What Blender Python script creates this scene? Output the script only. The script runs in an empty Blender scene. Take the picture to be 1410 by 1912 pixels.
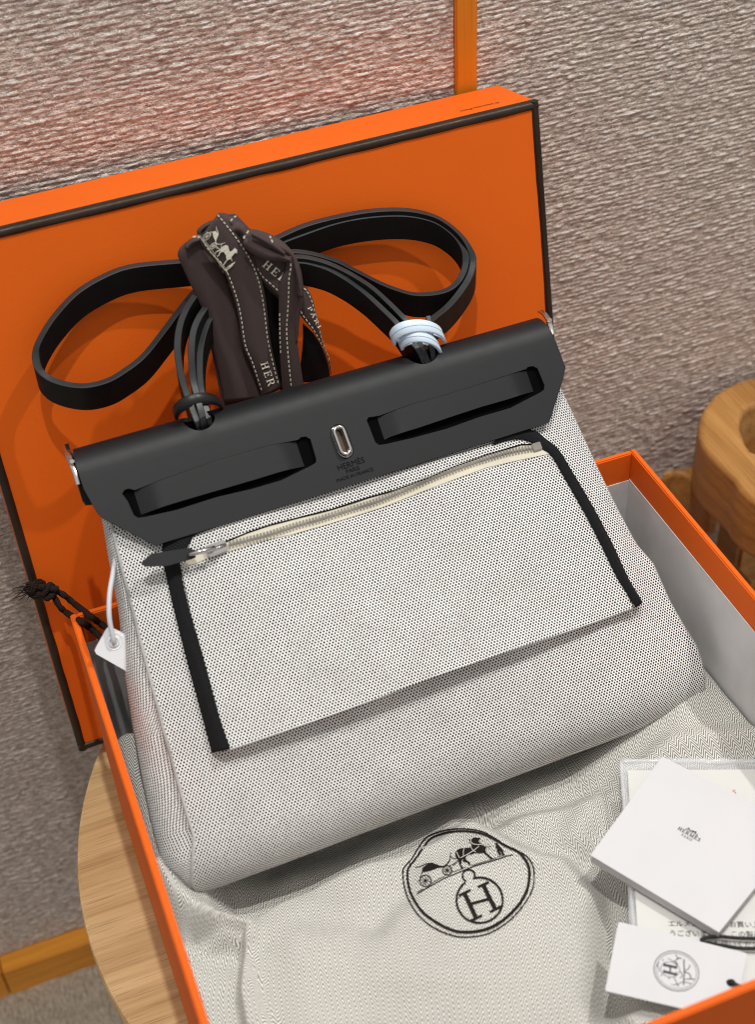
import bpy, bmesh, math, random
import numpy as np
from mathutils import Vector, Matrix, noise
from mathutils.geometry import delaunay_2d_cdt

SC = bpy.context.scene
COL = SC.collection
random.seed(7)

# ------------------------------------------------------------------ camera
FPX, CX, CY, IW = 2673.2, 705.0, 956.0, 1410.0
CAM = Vector((-0.2215, -0.47186, 0.8377))
ROT = Matrix(((0.93092401, 0.27201687, -0.24369512),
              (-0.36271817, 0.61077187, -0.70384177),
              (-0.04261471, 0.74361586, 0.66724766)))
cam = bpy.data.cameras.new('camera')
cam.sensor_fit = 'HORIZONTAL'; cam.sensor_width = 36.0
cam.lens = FPX / IW * 36.0
cam.clip_start = 0.01; cam.clip_end = 50
co = bpy.data.objects.new('camera', cam); COL.objects.link(co)
co.matrix_world = Matrix.Translation(CAM) @ ROT.to_4x4()
SC.camera = co
cam.dof.use_dof = True; cam.dof.focus_distance = 0.97; cam.dof.aperture_fstop = 9.0

# ------------------------------------------------------------------ light
W = bpy.data.worlds.new("World"); SC.world = W; W.use_nodes = True
# ambient gradient added for overhead fill and reflections, standing in for an unseen ceiling
_t = W.node_tree; _c = _t.nodes.new('ShaderNodeTexCoord'); _s = _t.nodes.new('ShaderNodeSeparateXYZ'); _r = _t.nodes.new('ShaderNodeValToRGB')
_t.links.new(_c.outputs['Generated'], _s.inputs[0]); _t.links.new(_s.outputs[2], _r.inputs[0])
_r.color_ramp.elements[0].position = 0.0; _r.color_ramp.elements[0].color = (0.36, 0.345, 0.33, 1)
_r.color_ramp.elements[1].position = 0.75; _r.color_ramp.elements[1].color = (1.0, 0.985, 0.965, 1)
_t.links.new(_r.outputs[0], _t.nodes['Background'].inputs[0])
W.node_tree.nodes['Background'].inputs[1].default_value = 0.66
SC.cycles.pixel_filter_type = 'BLACKMAN_HARRIS'; SC.cycles.filter_width = 1.0
SC.view_settings.view_transform = 'Standard'; SC.view_settings.look = 'None'
SC.view_settings.exposure = 0.0; SC.view_settings.gamma = 1.0
SC.view_settings.use_curve_mapping = False

def lamp(name, pos, target, watts, size, col, cone=70):
    l = bpy.data.lights.new(name, 'SPOT'); l.energy = watts; l.color = col
    l.shadow_soft_size = size; l.spot_size = math.radians(cone); l.spot_blend = 0.5
    o = bpy.data.objects.new(name, l); COL.objects.link(o); o.location = pos
    d = Vector(target) - Vector(pos); o.rotation_euler = d.to_track_quat('-Z', 'Y').to_euler()
    return o
# two ceiling downlights: one high to the right, one almost overhead
lamp('ceiling_spot', (0.89, 0.05, 2.1), (0.0, 0.15, 0.2), 70, 0.020, (1.0, 0.98, 0.95), 70)
lamp('ceiling_spot', (-0.13, -0.20, 2.3), (0.0, 0.15, 0.2), 80, 0.020, (1.0, 0.98, 0.95), 70)

# ------------------------------------------------------------------ frames
class Frame:
    """a plane in the room: origin, right, up, normal towards the viewer"""
    def __init__(s, o, u, v):
        s.o = Vector(o); s.u = Vector(u).normalized(); s.v = Vector(v).normalized(); s.n = s.u.cross(s.v).normalized()
    def w(s, a, b, c=0.0):
        return s.o + s.u * a + s.v * b + s.n * c
    def at(s, px, py, off=0.0):
        d = ROT @ Vector(((px - CX) / FPX, -(py - CY) / FPX, -1.0))
        t = (s.o + s.n * off - CAM).dot(s.n) / d.dot(s.n)
        P = CAM + d * t - s.o
        return P.dot(s.u), P.dot(s.v)
    def p(s, px, py, off=0.0):
        a, b = s.at(px, py, off); return s.w(a, b, off)
    def m(s):
        M = Matrix((s.u, s.v, s.n)).transposed().to_4x4(); M.translation = s.o; return M
BAG = Frame((-0.1790, 0.0241, 0.12), (0.99965746, 0.0261717, 0), (-0.01944936, 0.74289027, 0.66913061))
LID = Frame((-0.21631, 0.24186, 0.0131), (0.99967946, 0.02531742, 0), (-0.00548169, 0.21644901, 0.97627854))
def flat(z): return Frame((0, 0, z), (1, 0, 0), (0, 1, 0))
G0 = flat(0)

# ------------------------------------------------------------------ object helpers
def tag(o, label=None, cat=None, group=None, kind=None):
    if label: o['label'] = label
    if cat: o['category'] = cat
    if group: o['group'] = group
    if kind: o['kind'] = kind
    return o
def thing(name, label, cat, loc=(0, 0, 0), group=None):
    o = bpy.data.objects.new(name, None); COL.objects.link(o); o.location = loc
    o.empty_display_size = 0.02
    return tag(o, label, cat, group)
def wm(o):
    M = Matrix.LocRotScale(o.location, o.rotation_euler, o.scale)
    return wm(o.parent) @ M if o.parent else M
def mesh(name, verts, faces, mat, parent=None, uvs=None, smooth=True, mats=None, fmat=None, angle=None):
    me = bpy.data.meshes.new(name)
    if parent:
        off = wm(parent).translation
        verts = [(v[0] - off.x, v[1] - off.y, v[2] - off.z) for v in verts]
    me.from_pydata([tuple(v) for v in verts], [], faces)
    if uvs is not None:
        ul = me.uv_layers.new(name='UVMap')
        li = np.empty(len(me.loops), dtype=np.int32); me.loops.foreach_get('vertex_index', li)
        ul.data.foreach_set('uv', np.asarray(uvs, dtype=np.float32)[li].ravel())
    for m_ in (mats or [mat]): me.materials.append(m_)
    if fmat is not None: me.polygons.foreach_set('material_index', fmat)
    me.polygons.foreach_set('use_smooth', [smooth] * len(me.polygons))
    if smooth and angle:
        try: me.set_sharp_from_angle(angle=math.radians(angle))
        except Exception: pass
    me.update()
    o = bpy.data.objects.new(name, me); COL.objects.link(o)
    if parent: o.parent = parent
    return o
def joined(name, parts, mat, parent=None, smooth=False, angle=None):
    V, F = [], []
    for v, f in parts:
        b = len(V); V += list(v); F += [tuple(i + b for i in q) for q in f]
    return mesh(name, V, F, mat, parent, smooth=smooth, angle=angle)
def box_vf(fr, a0, a1, b0, b1, c0, c1, bev=0.0):
    if bev <= 0:
        v = [fr.w(a, b, c) for c in (c0, c1) for b in (b0, b1) for a in (a0, a1)]
        return v, [(0, 2, 3, 1), (4, 5, 7, 6), (0, 1, 5, 4), (2, 6, 7, 3), (0, 4, 6, 2), (1, 3, 7, 5)]
    bm = bmesh.new(); bmesh.ops.create_cube(bm, size=1)
    for v in bm.verts:
        v.co = Vector(((a0 + a1) / 2 + v.co.x * (a1 - a0), (b0 + b1) / 2 + v.co.y * (b1 - b0), (c0 + c1) / 2 + v.co.z * (c1 - c0)))
    bmesh.ops.bevel(bm, geom=bm.edges[:], offset=bev, segments=2, affect='EDGES')
    vs = [fr.w(*v.co) for v in bm.verts]; bm.verts.index_update()
    fs = [tuple(v.index for v in f.verts) for f in bm.faces]; bm.free()
    return vs, fs
def box(name, fr, a0, a1, b0, b1, c0, c1, mat, parent=None, bev=0.0):
    v, f = box_vf(fr, a0, a1, b0, b1, c0, c1, bev)
    return mesh(name, v, f, mat, parent, smooth=bev > 0, angle=40)

def resample(pts, n=None, step=None, closed=False):
    P = [np.array(p, float) for p in pts]
    if closed: P = P + [P[0]]
    d = [0.0]
    for a, b in zip(P[:-1], P[1:]): d.append(d[-1] + np.linalg.norm(b - a))
    if n is None: n = max(2, int(math.ceil(d[-1] / step)) + (0 if closed else 1))
    t = np.linspace(0, d[-1], n + 1)[:-1] if closed else np.linspace(0, d[-1], n)
    P = np.array(P)
    return np.stack([np.interp(t, d, P[:, k]) for k in range(P.shape[1])], 1)
def spline(pts, n, closed=False):
    """Catmull-Rom through the points, resampled evenly to n"""
    P = [np.array(p, float) for p in pts]
    if closed: P = [P[-1]] + P + [P[0], P[1]]
    else: P = [2 * P[0] - P[1]] + P + [2 * P[-1] - P[-2]]
    out = []
    for i in range(1, len(P) - 2):
        p0, p1, p2, p3 = P[i - 1:i + 3]
        for t in np.linspace(0, 1, 12, endpoint=False):
            out.append(.5 * ((2 * p1) + (-p0 + p2) * t + (2 * p0 - 5 * p1 + 4 * p2 - p3) * t * t + (-p0 + 3 * p1 - 3 * p2 + p3) * t ** 3))
    if not closed: out.append(P[-2])
    return resample(out, n=n, closed=closed)
def inside(p, poly):
    x, y = p; c = False; j = len(poly) - 1
    for i in range(len(poly)):
        xi, yi = poly[i]; xj, yj = poly[j]
        if (yi > y) != (yj > y) and x < (xj - xi) * (y - yi) / (yj - yi) + xi: c = not c
        j = i
    return c
def triangulate(outer, holes=(), step=0.01, fill=True):
    """2-D triangulation of an outline with holes; returns points, triangles and the boundary loops"""
    loops = [[tuple(q) for q in resample(outer, step=step, closed=True)]] if False else [[tuple(q) for q in outer]]
    loops += [[tuple(q) for q in h] for h in holes]
    pts, edges, idx = [], [], []
    for L in loops:
        b = len(pts); pts += L; n = len(L)
        edges += [(b + i, b + (i + 1) % n) for i in range(n)]
    if fill:
        O = np.array(outer); x0, y0 = O.min(0); x1, y1 = O.max(0)
        nx = int((x1 - x0) / step); ny = int((y1 - y0) / step)
        B = np.array([q for L in loops for q in L])
        for j in range(1, ny + 1):
            for i in range(1, nx + 1):
                q = (x0 + (i + .5 * (j % 2) - .25) * (x1 - x0) / (nx + 1), y0 + j * (y1 - y0) / (ny + 1))
                if inside(q, outer) and not any(inside(q, h) for h in holes):
                    if np.min(np.sum((B - np.array(q)) ** 2, 1)) > (step * .35) ** 2: pts.append(q)
    r = delaunay_2d_cdt([Vector(q) for q in pts], edges, [], 0, 1e-7, True)
    P = [tuple(v) for v in r[0]]; T = []
    for f in r[2]:
        c = (sum(P[i][0] for i in f) / 3, sum(P[i][1] for i in f) / 3)
        if inside(c, outer) and not any(inside(c, h) for h in holes): T.append(tuple(f))
    om = {}
    for new, olds in enumerate(r[3]):
        for o_ in olds: om[o_] = new
    bl, b = [], 0
    for L in loops:
        bl.append([om.get(b + i, b + i) for i in range(len(L))]); b += len(L)
    return P, T, bl
def dense(poly, step):
    """subdivide the sides of an outline, keeping its corners"""
    out = []; m = len(poly)
    for i in range(m):
        a, b = np.array(poly[i], float), np.array(poly[(i + 1) % m], float); k = max(1, int(math.ceil(np.linalg.norm(b - a) / step)))
        out += [tuple(a + (b - a) * j / k) for j in range(k)]
    return out
def sheet(name, outer, holes, top, thick, mat, parent, step=0.008, uv=None, bdense=True, smooth=True, angle=35, edge_mat=None, bot=None):
    """a slab of material: outline in its own 2-D coordinates, `top(x,y)` -> (point, normal)"""
    if bdense:
        outer = dense(outer, step * .6); holes = [dense(h, step * .4) for h in holes]
    P, T, BL = triangulate(outer, holes, step)
    vt, vb = [], []
    for q in P:
        a, nn = top(*q); vt.append(a); vb.append(a - nn * thick if bot is None else bot(*q))
    n = len(P); V = vt + vb
    F = []
    for t in T:
        a, b, c = (P[i] for i in t)
        if (b[0] - a[0]) * (c[1] - a[1]) - (b[1] - a[1]) * (c[0] - a[0]) < 0: t = (t[0], t[2], t[1])
        F.append(t)
    nt = len(F)
    F += [(t[0] + n, t[2] + n, t[1] + n) for t in F[:nt]]
    n2 = len(F)
    for L in BL:
        A = sum(P[L[i]][0] * P[L[(i + 1) % len(L)]][1] - P[L[(i + 1) % len(L)]][0] * P[L[i]][1] for i in range(len(L)))
        for i in range(len(L)):
            a, b = L[i], L[(i + 1) % len(L)]
            if (A > 0) == (L is BL[0]): F.append((b, a, a + n, b + n))
            else: F.append((a, b, b + n, a + n))
    uvs = [uv(*q) for q in P] * 2 if uv else [(q[0], q[1]) for q in P] * 2
    mats = [mat] + ([edge_mat] if edge_mat else [])
    fm = [0] * n2 + [1 if edge_mat else 0] * (len(F) - n2)
    return mesh(name, V, F, mat, parent, uvs=uvs, smooth=smooth, angle=angle, mats=mats, fmat=fm)

def tube_vf(path, rad, seg=10, closed=False, caps=True):
    P = [Vector(p) for p in path]; n = len(P); V, F = [], []
    rads = rad if hasattr(rad, '__len__') else [rad] * n
    T0 = (P[1] - P[0]).normalized(); N = T0.orthogonal().normalized()
    for i in range(n):
        if closed: T = (P[(i + 1) % n] - P[i - 1]).normalized()
        else: T = (P[min(i + 1, n - 1)] - P[max(i - 1, 0)]).normalized()
        N = (N - T * N.dot(T)).normalized(); B = T.cross(N)
        for k in range(seg):
            a = 2 * math.pi * k / seg
            V.append(P[i] + (N * math.cos(a) + B * math.sin(a)) * rads[i])
    m = n if closed else n - 1
    for i in range(m):
        for k in range(seg):
            a = i * seg + k; b = i * seg + (k + 1) % seg; c = ((i + 1) % n) * seg
            F.append((a, b, c + (k + 1) % seg, c + k))
    if caps and not closed:
        F.append(tuple(range(seg))[::-1]); F.append(tuple((n - 1) * seg + k for k in range(seg)))
    return V, F
def tube(name, path, rad, mat, parent=None, seg=10, closed=False):
    v, f = tube_vf(path, rad, seg, closed); return mesh(name, v, f, mat, parent)
def strap_vf(path, wdir, width, thick, closed=False, bev=0.0005):
    """a leather strip: `path` is the middle of its top edge, it hangs `width` along wdir"""
    P = [Vector(p) for p in path]; n = len(P); V, F = [], []
    h = thick / 2; b = min(bev, h * .5)
    prof = [(-h + b, 0), (h - b, 0), (h, b), (h, width - b), (h - b, width), (-h + b, width), (-h, width - b), (-h, b)]
    K = len(prof)
    for i in range(n):
        if closed: T = (P[(i + 1) % n] - P[i - 1]).normalized()
        else: T = (P[min(i + 1, n - 1)] - P[max(i - 1, 0)]).normalized()
        Wd = (wdir(i / (n - 1)) if callable(wdir) else Vector(wdir)).normalized()
        S = T.cross(Wd).normalized()
        for s, w in prof: V.append(P[i] + S * s + Wd * w)
    m = n if closed else n - 1
    for i in range(m):
        for k in range(K):
            a = i * K + k; c = i * K + (k + 1) % K; j = (i + 1) % n
            F.append((a, j * K + k, j * K + (k + 1) % K, c))
    if not closed: F.append(tuple(range(K))); F.append(tuple((n - 1) * K + k for k in range(K))[::-1])
    return V, F
def strap(name, path, wdir, width, thick, mat, parent, closed=False):
    v, f = strap_vf(path, wdir, width, thick, closed)
    fm = [1 if (i % 8) in (0, 1, 7) else 0 for i in range(len(f))]
    return mesh(name, v, f, mat, parent, smooth=True, angle=28, mats=[mat, M['strap_lit_edge']], fmat=fm)
def poly_stroke(pts, w, closed=False):
    """outline of a brush stroke in 2-D; w may be a list"""
    P = [np.array(p, float) for p in pts]; n = len(P)
    ws = w if hasattr(w, '__len__') else [w] * n
    L, R = [], []
    for i in range(n):
        a = P[i - 1] if (i > 0 or closed) else P[i]; b = P[(i + 1) % n] if (i < n - 1 or closed) else P[i]
        t = b - a; t = t / (np.linalg.norm(t) + 1e-12); nn = np.array([-t[1], t[0]])
        L.append(P[i] + nn * ws[i] / 2); R.append(P[i] - nn * ws[i] / 2)
    return L, R
def stroke_vf(pts, w, fn, closed=False, step=None):
    """a printed line: pts in the drawing's coordinates, fn maps a drawing point to the surface"""
    L, R = poly_stroke(pts, w, closed); n = len(L)
    V = [fn(*q) for q in L] + [fn(*q) for q in R]; m = n if closed else n - 1
    return V, [(i, (i + 1) % n, n + (i + 1) % n, n + i) for i in range(m)]
def blob_vf(poly, fn):
    P, T, _ = triangulate([tuple(map(float, q)) for q in poly], (), 1e9, fill=False)
    return [fn(*q) for q in P], T

# ------------------------------------------------------------------ materials
def new_mat(name):
    m = bpy.data.materials.new(name); m.use_nodes = True
    nt = m.node_tree; return m, nt, nt.nodes['Principled BSDF'], nt.nodes, nt.links
def N(nt, t, **kw):
    n = nt.nodes.new(t)
    for k, v in kw.items():
        if k.startswith('i_'): n.inputs[int(k[2:]) if k[2:].isdigit() else k[2:]].default_value = v
        else: setattr(n, k, v)
    return n
def math_(nt, op, a, b=None, c=None, clamp=False):
    n = nt.nodes.new('ShaderNodeMath'); n.operation = op; n.use_clamp = clamp
    for i, x in enumerate((a, b, c)):
        if x is None: continue
        if isinstance(x, (int, float)): n.inputs[i].default_value = x
        else: nt.links.new(x, n.inputs[i])
    return n.outputs[0]
def mixc(nt, f, a, b):
    n = nt.nodes.new('ShaderNodeMix'); n.data_type = 'RGBA'
    for s, x in ((0, f), (6, a), (7, b)):
        if isinstance(x, (int, float)): n.inputs[s].default_value = x
        elif isinstance(x, tuple): n.inputs[s].default_value = (*x, 1) if len(x) == 3 else x
        else: nt.links.new(x, n.inputs[s])
    return n.outputs[2]
def maprange(nt, v, a, b, c=0.0, d=1.0, smooth=False):
    n = nt.nodes.new('ShaderNodeMapRange'); n.clamp = True
    if smooth: n.interpolation_type = 'SMOOTHSTEP'
    nt.links.new(v, n.inputs[0])
    for i, x in enumerate((a, b, c, d)): n.inputs[i + 1].default_value = x
    return n.outputs[0]
def bump(nt, h, strength, dist, bsdf, prev=None):
    b = nt.nodes.new('ShaderNodeBump'); b.inputs['Strength'].default_value = strength; b.inputs['Distance'].default_value = dist
    nt.links.new(h, b.inputs['Height'])
    if prev is not None: nt.links.new(prev, b.inputs['Normal'])
    nt.links.new(b.outputs[0], bsdf.inputs['Normal']); return b.outputs[0]
def coords(nt, kind='Object', scale=(1, 1, 1), rot=(0, 0, 0)):
    t = nt.nodes.new('ShaderNodeTexCoord'); m = nt.nodes.new('ShaderNodeMapping')
    m.inputs['Scale'].default_value = scale; m.inputs['Rotation'].default_value = rot
    nt.links.new(t.outputs[kind], m.inputs[0]); return m.outputs[0]
def noise_(nt, vec, scale, detail=3, rough=0.5, out=0):
    n = nt.nodes.new('ShaderNodeTexNoise'); n.inputs['Scale'].default_value = scale
    n.inputs['Detail'].default_value = detail; n.inputs['Roughness'].default_value = rough
    nt.links.new(vec, n.inputs['Vector']); return n.outputs[out]
def plain(name, col, rough=0.5, spec=0.5, metal=0.0, grain=None, gstr=0.3, gdist=0.0002, var=0.08, sheen=0.0, coat=0.0, rvar=.06):
    m, nt, b, nd, lk = new_mat(name)
    v = coords(nt)
    f = noise_(nt, v, 35, 4)
    c = mixc(nt, maprange(nt, f, 0.3, 0.7), tuple(x * (1 - var) for x in col), tuple(min(1, x * (1 + var)) for x in col))
    lk.new(c, b.inputs['Base Color']); b.inputs['Metallic'].default_value = metal
    b.inputs['Specular IOR Level'].default_value = spec
    r = maprange(nt, noise_(nt, v, 120, 2), 0.3, 0.7, max(0, rough - rvar), min(1, rough + rvar)); lk.new(r, b.inputs['Roughness'])
    b.inputs['Sheen Weight'].default_value = sheen; b.inputs['Coat Weight'].default_value = coat
    if grain: bump(nt, noise_(nt, v, grain, 2), gstr, gdist, b)
    return m
def orange_mat(name, col):
    m, nt, b, nd, lk = new_mat(name)
    v = coords(nt)
    f = noise_(nt, v, 12, 5)
    c = mixc(nt, maprange(nt, f, 0.3, 0.7), tuple(x * .95 for x in col), col)
    sp = math_(nt, 'GREATER_THAN', noise_(nt, v, 900, 1), 0.76)
    c = mixc(nt, math_(nt, 'MULTIPLY', sp, 0.35), c, tuple(x * .6 for x in col)); lk.new(c, b.inputs['Base Color'])
    b.inputs['Roughness'].default_value = 0.6; b.inputs['Specular IOR Level'].default_value = 0.18
    vo = nt.nodes.new('ShaderNodeTexVoronoi'); vo.inputs['Scale'].default_value = 900; lk.new(v, vo.inputs['Vector'])
    h = math_(nt, 'ADD', vo.outputs['Distance'], noise_(nt, v, 300, 3))
    bump(nt, h, 0.22, 0.0002, b)
    return m
M = {}
M['orange'] = orange_mat('orange_paper', (0.80, 0.132, 0.008))
M['orange_in'] = orange_mat('orange_paper_inner', (0.80, 0.132, 0.008))
M['board'] = plain('liner_paper', (0.68, 0.675, 0.67), 0.7, grain=200, gstr=0.15)
M['piping'] = plain('brown_piping', (0.030, 0.018, 0.011), 0.42, spec=.25, grain=260, gstr=0.5, gdist=0.0004, var=.25)
M['leather'] = plain('black_leather', (0.0075, 0.0078, 0.0088), 0.52, spec=0.36, grain=2600, gstr=0.10, gdist=0.00004, var=.03, rvar=.015)
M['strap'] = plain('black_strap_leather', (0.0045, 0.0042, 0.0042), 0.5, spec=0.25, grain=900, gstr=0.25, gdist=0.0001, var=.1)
M['strap_mid'] = plain('black_keeper_leather', (0.010, 0.010, 0.011), 0.42, spec=0.4, grain=900, gstr=0.2, gdist=0.0001)
M['strap_lit_edge'] = plain('strap_leather_lit_edge', (0.028, 0.030, 0.032), 0.40, spec=0.5, var=.12)  # strap leather lightened to stand for light on the top edges
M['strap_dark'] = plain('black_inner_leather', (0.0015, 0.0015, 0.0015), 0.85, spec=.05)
M['stamp'] = plain('stamped_leather', (0.0015, 0.0015, 0.0018), 0.5, spec=0.1)
M['metal'] = plain('polished_palladium', (0.62, 0.60, 0.58), 0.18, metal=1.0, var=.02)
M['lock_brown'] = plain('lock_plate_metal', (0.20, 0.14, 0.11), 0.3, metal=1.0)
M['teeth'] = plain('zip_metal', (0.38, 0.35, 0.31), 0.3, metal=1.0, var=.2)
M['cream'] = plain('cream_zip_tape', (0.72, 0.67, 0.54), 0.85, spec=.2, grain=2600, gstr=0.8, gdist=0.0003)
M['blue'] = plain('pale_blue_leather', (0.66, 0.78, 0.90), 0.55, grain=900, gstr=0.4, gdist=0.0002, var=.04)
M['blue_stitch'] = plain('blue_thread', (0.42, 0.50, 0.58), 0.7)
M['white_plastic'] = plain('white_plastic', (0.82, 0.83, 0.85), 0.3, var=.02)
M['grey_cord'] = plain('grey_cord', (0.62, 0.63, 0.66), 0.4, var=.03)
M['card'] = plain('white_card', (0.66, 0.665, 0.675), 0.6, var=.015, grain=700, gstr=.06)
M['card_edge'] = plain('white_card_edge', (0.52, 0.52, 0.535), 0.7, var=.1)
M['paper'] = plain('cream_paper', (0.70, 0.70, 0.665), 0.8, var=.015)
M['ink'] = plain('black_ink', (0.012, 0.012, 0.014), 0.6, spec=.2, var=.2)
M['ink_grey'] = plain('grey_ink', (0.09, 0.09, 0.095), 0.6, spec=.2, var=.2)
M['ink_red'] = plain('orange_ink', (0.75, 0.14, 0.08), 0.6)
M['ink_brown'] = plain('brown_ink', (0.018, 0.012, 0.010), 0.75, spec=.15, var=.25)
M['cream_ink'] = plain('cream_ink', (0.78, 0.75, 0.62), 0.7, var=.05)
M['pale_ring_ink'] = plain('pale_grey_ink', (0.60, 0.61, 0.63), 0.6)

def canvas_mat():
    m, nt, b, nd, lk = new_mat('dotted_canvas')
    uv = coords(nt, 'UV')
    jit = nt.nodes.new('ShaderNodeTexNoise'); jit.inputs['Scale'].default_value = 260; jit.inputs['Detail'].default_value = 1
    lk.new(uv, jit.inputs['Vector'])
    sc = nt.nodes.new('ShaderNodeVectorMath'); sc.operation = 'MULTIPLY_ADD'
    sub = nt.nodes.new('ShaderNodeVectorMath'); sub.operation = 'SUBTRACT'; sub.inputs[1].default_value = (.5, .5, .5)
    lk.new(jit.outputs['Color'], sub.inputs[0]); lk.new(sub.outputs[0], sc.inputs[0]); sc.inputs[1].default_value = (.0006, .0006, 0); lk.new(uv, sc.inputs[2])
    s = nt.nodes.new('ShaderNodeSeparateXYZ'); lk.new(sc.outputs[0], s.inputs[0])
    PX, PY = 0.00206, 0.00316
    def lattice(o):
        fx = math_(nt, 'FRACT', math_(nt, 'ADD', math_(nt, 'DIVIDE', s.outputs[0], PX), o + 200))
        fy = math_(nt, 'FRACT', math_(nt, 'ADD', math_(nt, 'DIVIDE', s.outputs[1], PY), o + 200))
        dx = math_(nt, 'MULTIPLY', math_(nt, 'SUBTRACT', fx, .5), PX * 1000)
        dy = math_(nt, 'MULTIPLY', math_(nt, 'SUBTRACT', fy, .5), PY * 1000 * .92)
        return math_(nt, 'SQRT', math_(nt, 'ADD', math_(nt, 'MULTIPLY', dx, dx), math_(nt, 'MULTIPLY', dy, dy)))
    d = math_(nt, 'MINIMUM', lattice(0), lattice(.5))
    r = noise_(nt, uv, 420, 1)
    d2 = math_(nt, 'ADD', d, math_(nt, 'MULTIPLY', math_(nt, 'SUBTRACT', r, .5), .2))
    mask = maprange(nt, d2, .53, .66, 0, 1, True)
    v = noise_(nt, uv, 60, 3)
    wcol = mixc(nt, maprange(nt, v, .3, .7), (0.80, 0.79, 0.765), (0.88, 0.87, 0.845))
    lk.new(mixc(nt, mask, (0.003, 0.003, 0.0035), wcol), b.inputs['Base Color'])
    b.inputs['Roughness'].default_value = 0.9; b.inputs['Specular IOR Level'].default_value = 0.15
    h = math_(nt, 'ADD', maprange(nt, d, .2, 1.0), math_(nt, 'MULTIPLY', noise_(nt, uv, 1500, 1), .4))
    bump(nt, h, 0.35, 0.0003, b)
    return m
M['canvas'] = canvas_mat()
M['canvas_plain'] = plain('canvas_welt', (0.42, 0.415, 0.405), 0.9, spec=.1, grain=1400, gstr=1, gdist=.0004, var=.3)
def herring_mat():
    m, nt, b, nd, lk = new_mat('herringbone_cotton')
    uv = coords(nt, 'UV', rot=(0, 0, math.radians(13)))
    wob = noise_(nt, uv, 25, 2); wob2 = noise_(nt, uv, 700, 1)
    s = nt.nodes.new('ShaderNodeSeparateXYZ'); lk.new(uv, s.inputs[0])
    X = math_(nt, 'ADD', s.outputs[0], math_(nt, 'MULTIPLY', wob, .0012))
    f = math_(nt, 'FRACT', math_(nt, 'ADD', math_(nt, 'DIVIDE', X, .0062), 100))
    tri = math_(nt, 'MULTIPLY', math_(nt, 'ABSOLUTE', math_(nt, 'SUBTRACT', f, .5)), 2 * .0064)
    y = math_(nt, 'ADD', math_(nt, 'ADD', s.outputs[1], tri), math_(nt, 'MULTIPLY', wob2, .0005))
    st = math_(nt, 'SINE', math_(nt, 'MULTIPLY', y, 2 * math.pi / .00285))
    k = maprange(nt, st, -.75, .75)
    big = noise_(nt, uv, 14, 3)
    ca = mixc(nt, big, (0.15, 0.14, 0.12), (0.22, 0.21, 0.185)); cb = mixc(nt, big, (0.84, 0.825, 0.765), (0.89, 0.88, 0.825))
    lk.new(mixc(nt, k, ca, cb), b.inputs['Base Color'])
    b.inputs['Roughness'].default_value = 0.9; b.inputs['Specular IOR Level'].default_value = 0.15; b.inputs['Sheen Weight'].default_value = .1
    nb = bump(nt, k, 0.25, 0.0002, b)
    return m
M['herring'] = herring_mat()
def twill_mat(name, col, dx=0.0011, ang=35, col2=None, strength=.9):
    m, nt, b, nd, lk = new_mat(name)
    v = coords(nt, 'UV', rot=(0, 0, math.radians(ang)))
    s = nt.nodes.new('ShaderNodeSeparateXYZ'); lk.new(v, s.inputs[0])
    w = math_(nt, 'SINE', math_(nt, 'MULTIPLY', math_(nt, 'ADD', s.outputs[0], math_(nt, 'MULTIPLY', noise_(nt, v, 500, 2), .0006)), 2 * math.pi / dx))
    k = maprange(nt, w, -1, 1); sp = math_(nt, 'GREATER_THAN', noise_(nt, v, 1300, 1), .72)
    c = mixc(nt, math_(nt, 'MULTIPLY', k, .6), tuple(x * .6 for x in col), tuple(x * 1.5 for x in col))
    c = mixc(nt, math_(nt, 'MULTIPLY', sp, .25), c, col2 or tuple(min(1, x * 5 + .02) for x in col))
    lk.new(c, b.inputs['Base Color']); b.inputs['Roughness'].default_value = .85; b.inputs['Specular IOR Level'].default_value = .2
    bump(nt, k, strength, .0003, b)
    return m
M['tape'] = twill_mat('black_twill_tape', (0.012, 0.012, 0.013))
M['ribbon'] = twill_mat('brown_cotton_ribbon', (0.085, 0.060, 0.056), dx=.0006, ang=0, col2=(0.13, 0.10, 0.095), strength=.35)
M['cord'] = twill_mat('brown_cord', (0.022, 0.013, 0.009), dx=.0016, ang=40, strength=1)
M['black_cord'] = plain('black_elastic_cord', (0.012, 0.012, 0.012), 0.7, grain=1500, gstr=.6)

def wood_mat(name, dark, light, axis='X', scale=1.0, rough=.5, bstr=.4):
    m, nt, b, nd, lk = new_mat(name)
    st = {'X': (2.2, 60, 60), 'Y': (60, 2.2, 60), 'Z': (60, 60, 2.2)}[axis]
    v = coords(nt, 'Object', tuple(x * scale for x in st)); v2 = coords(nt, 'Object', tuple(x * scale * (5 if x > 10 else 3) for x in st))
    big = noise_(nt, v, 1.0, 5, .62); fine = noise_(nt, v2, 1.2, 4, .6)
    k = maprange(nt, math_(nt, 'ADD', math_(nt, 'MULTIPLY', big, .62), math_(nt, 'MULTIPLY', fine, .38)), .36, .62)
    c = mixc(nt, k, dark, light)
    pore = maprange(nt, noise_(nt, v2, 3.0, 2), .60, .68)
    c = mixc(nt, math_(nt, 'MULTIPLY', pore, .45), c, tuple(x * .5 for x in dark))
    lk.new(c, b.inputs['Base Color']); b.inputs['Roughness'].default_value = rough; b.inputs['Specular IOR Level'].default_value = .35
    bump(nt, fine, bstr, .0005, b)
    return m
M['oak'] = wood_mat('oak_veneer', (0.50, 0.30, 0.125), (0.78, 0.54, 0.27), 'X', 1.25, .55)
M['oak_side'] = wood_mat('oak_edge', (0.30, 0.18, 0.09), (0.50, 0.33, 0.18), 'Z', 1.0, .6)
M['chair_oak'] = wood_mat('chair_oak', (0.30, 0.13, 0.03), (0.56, 0.29, 0.09), 'Y', 1.0, .42)
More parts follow.
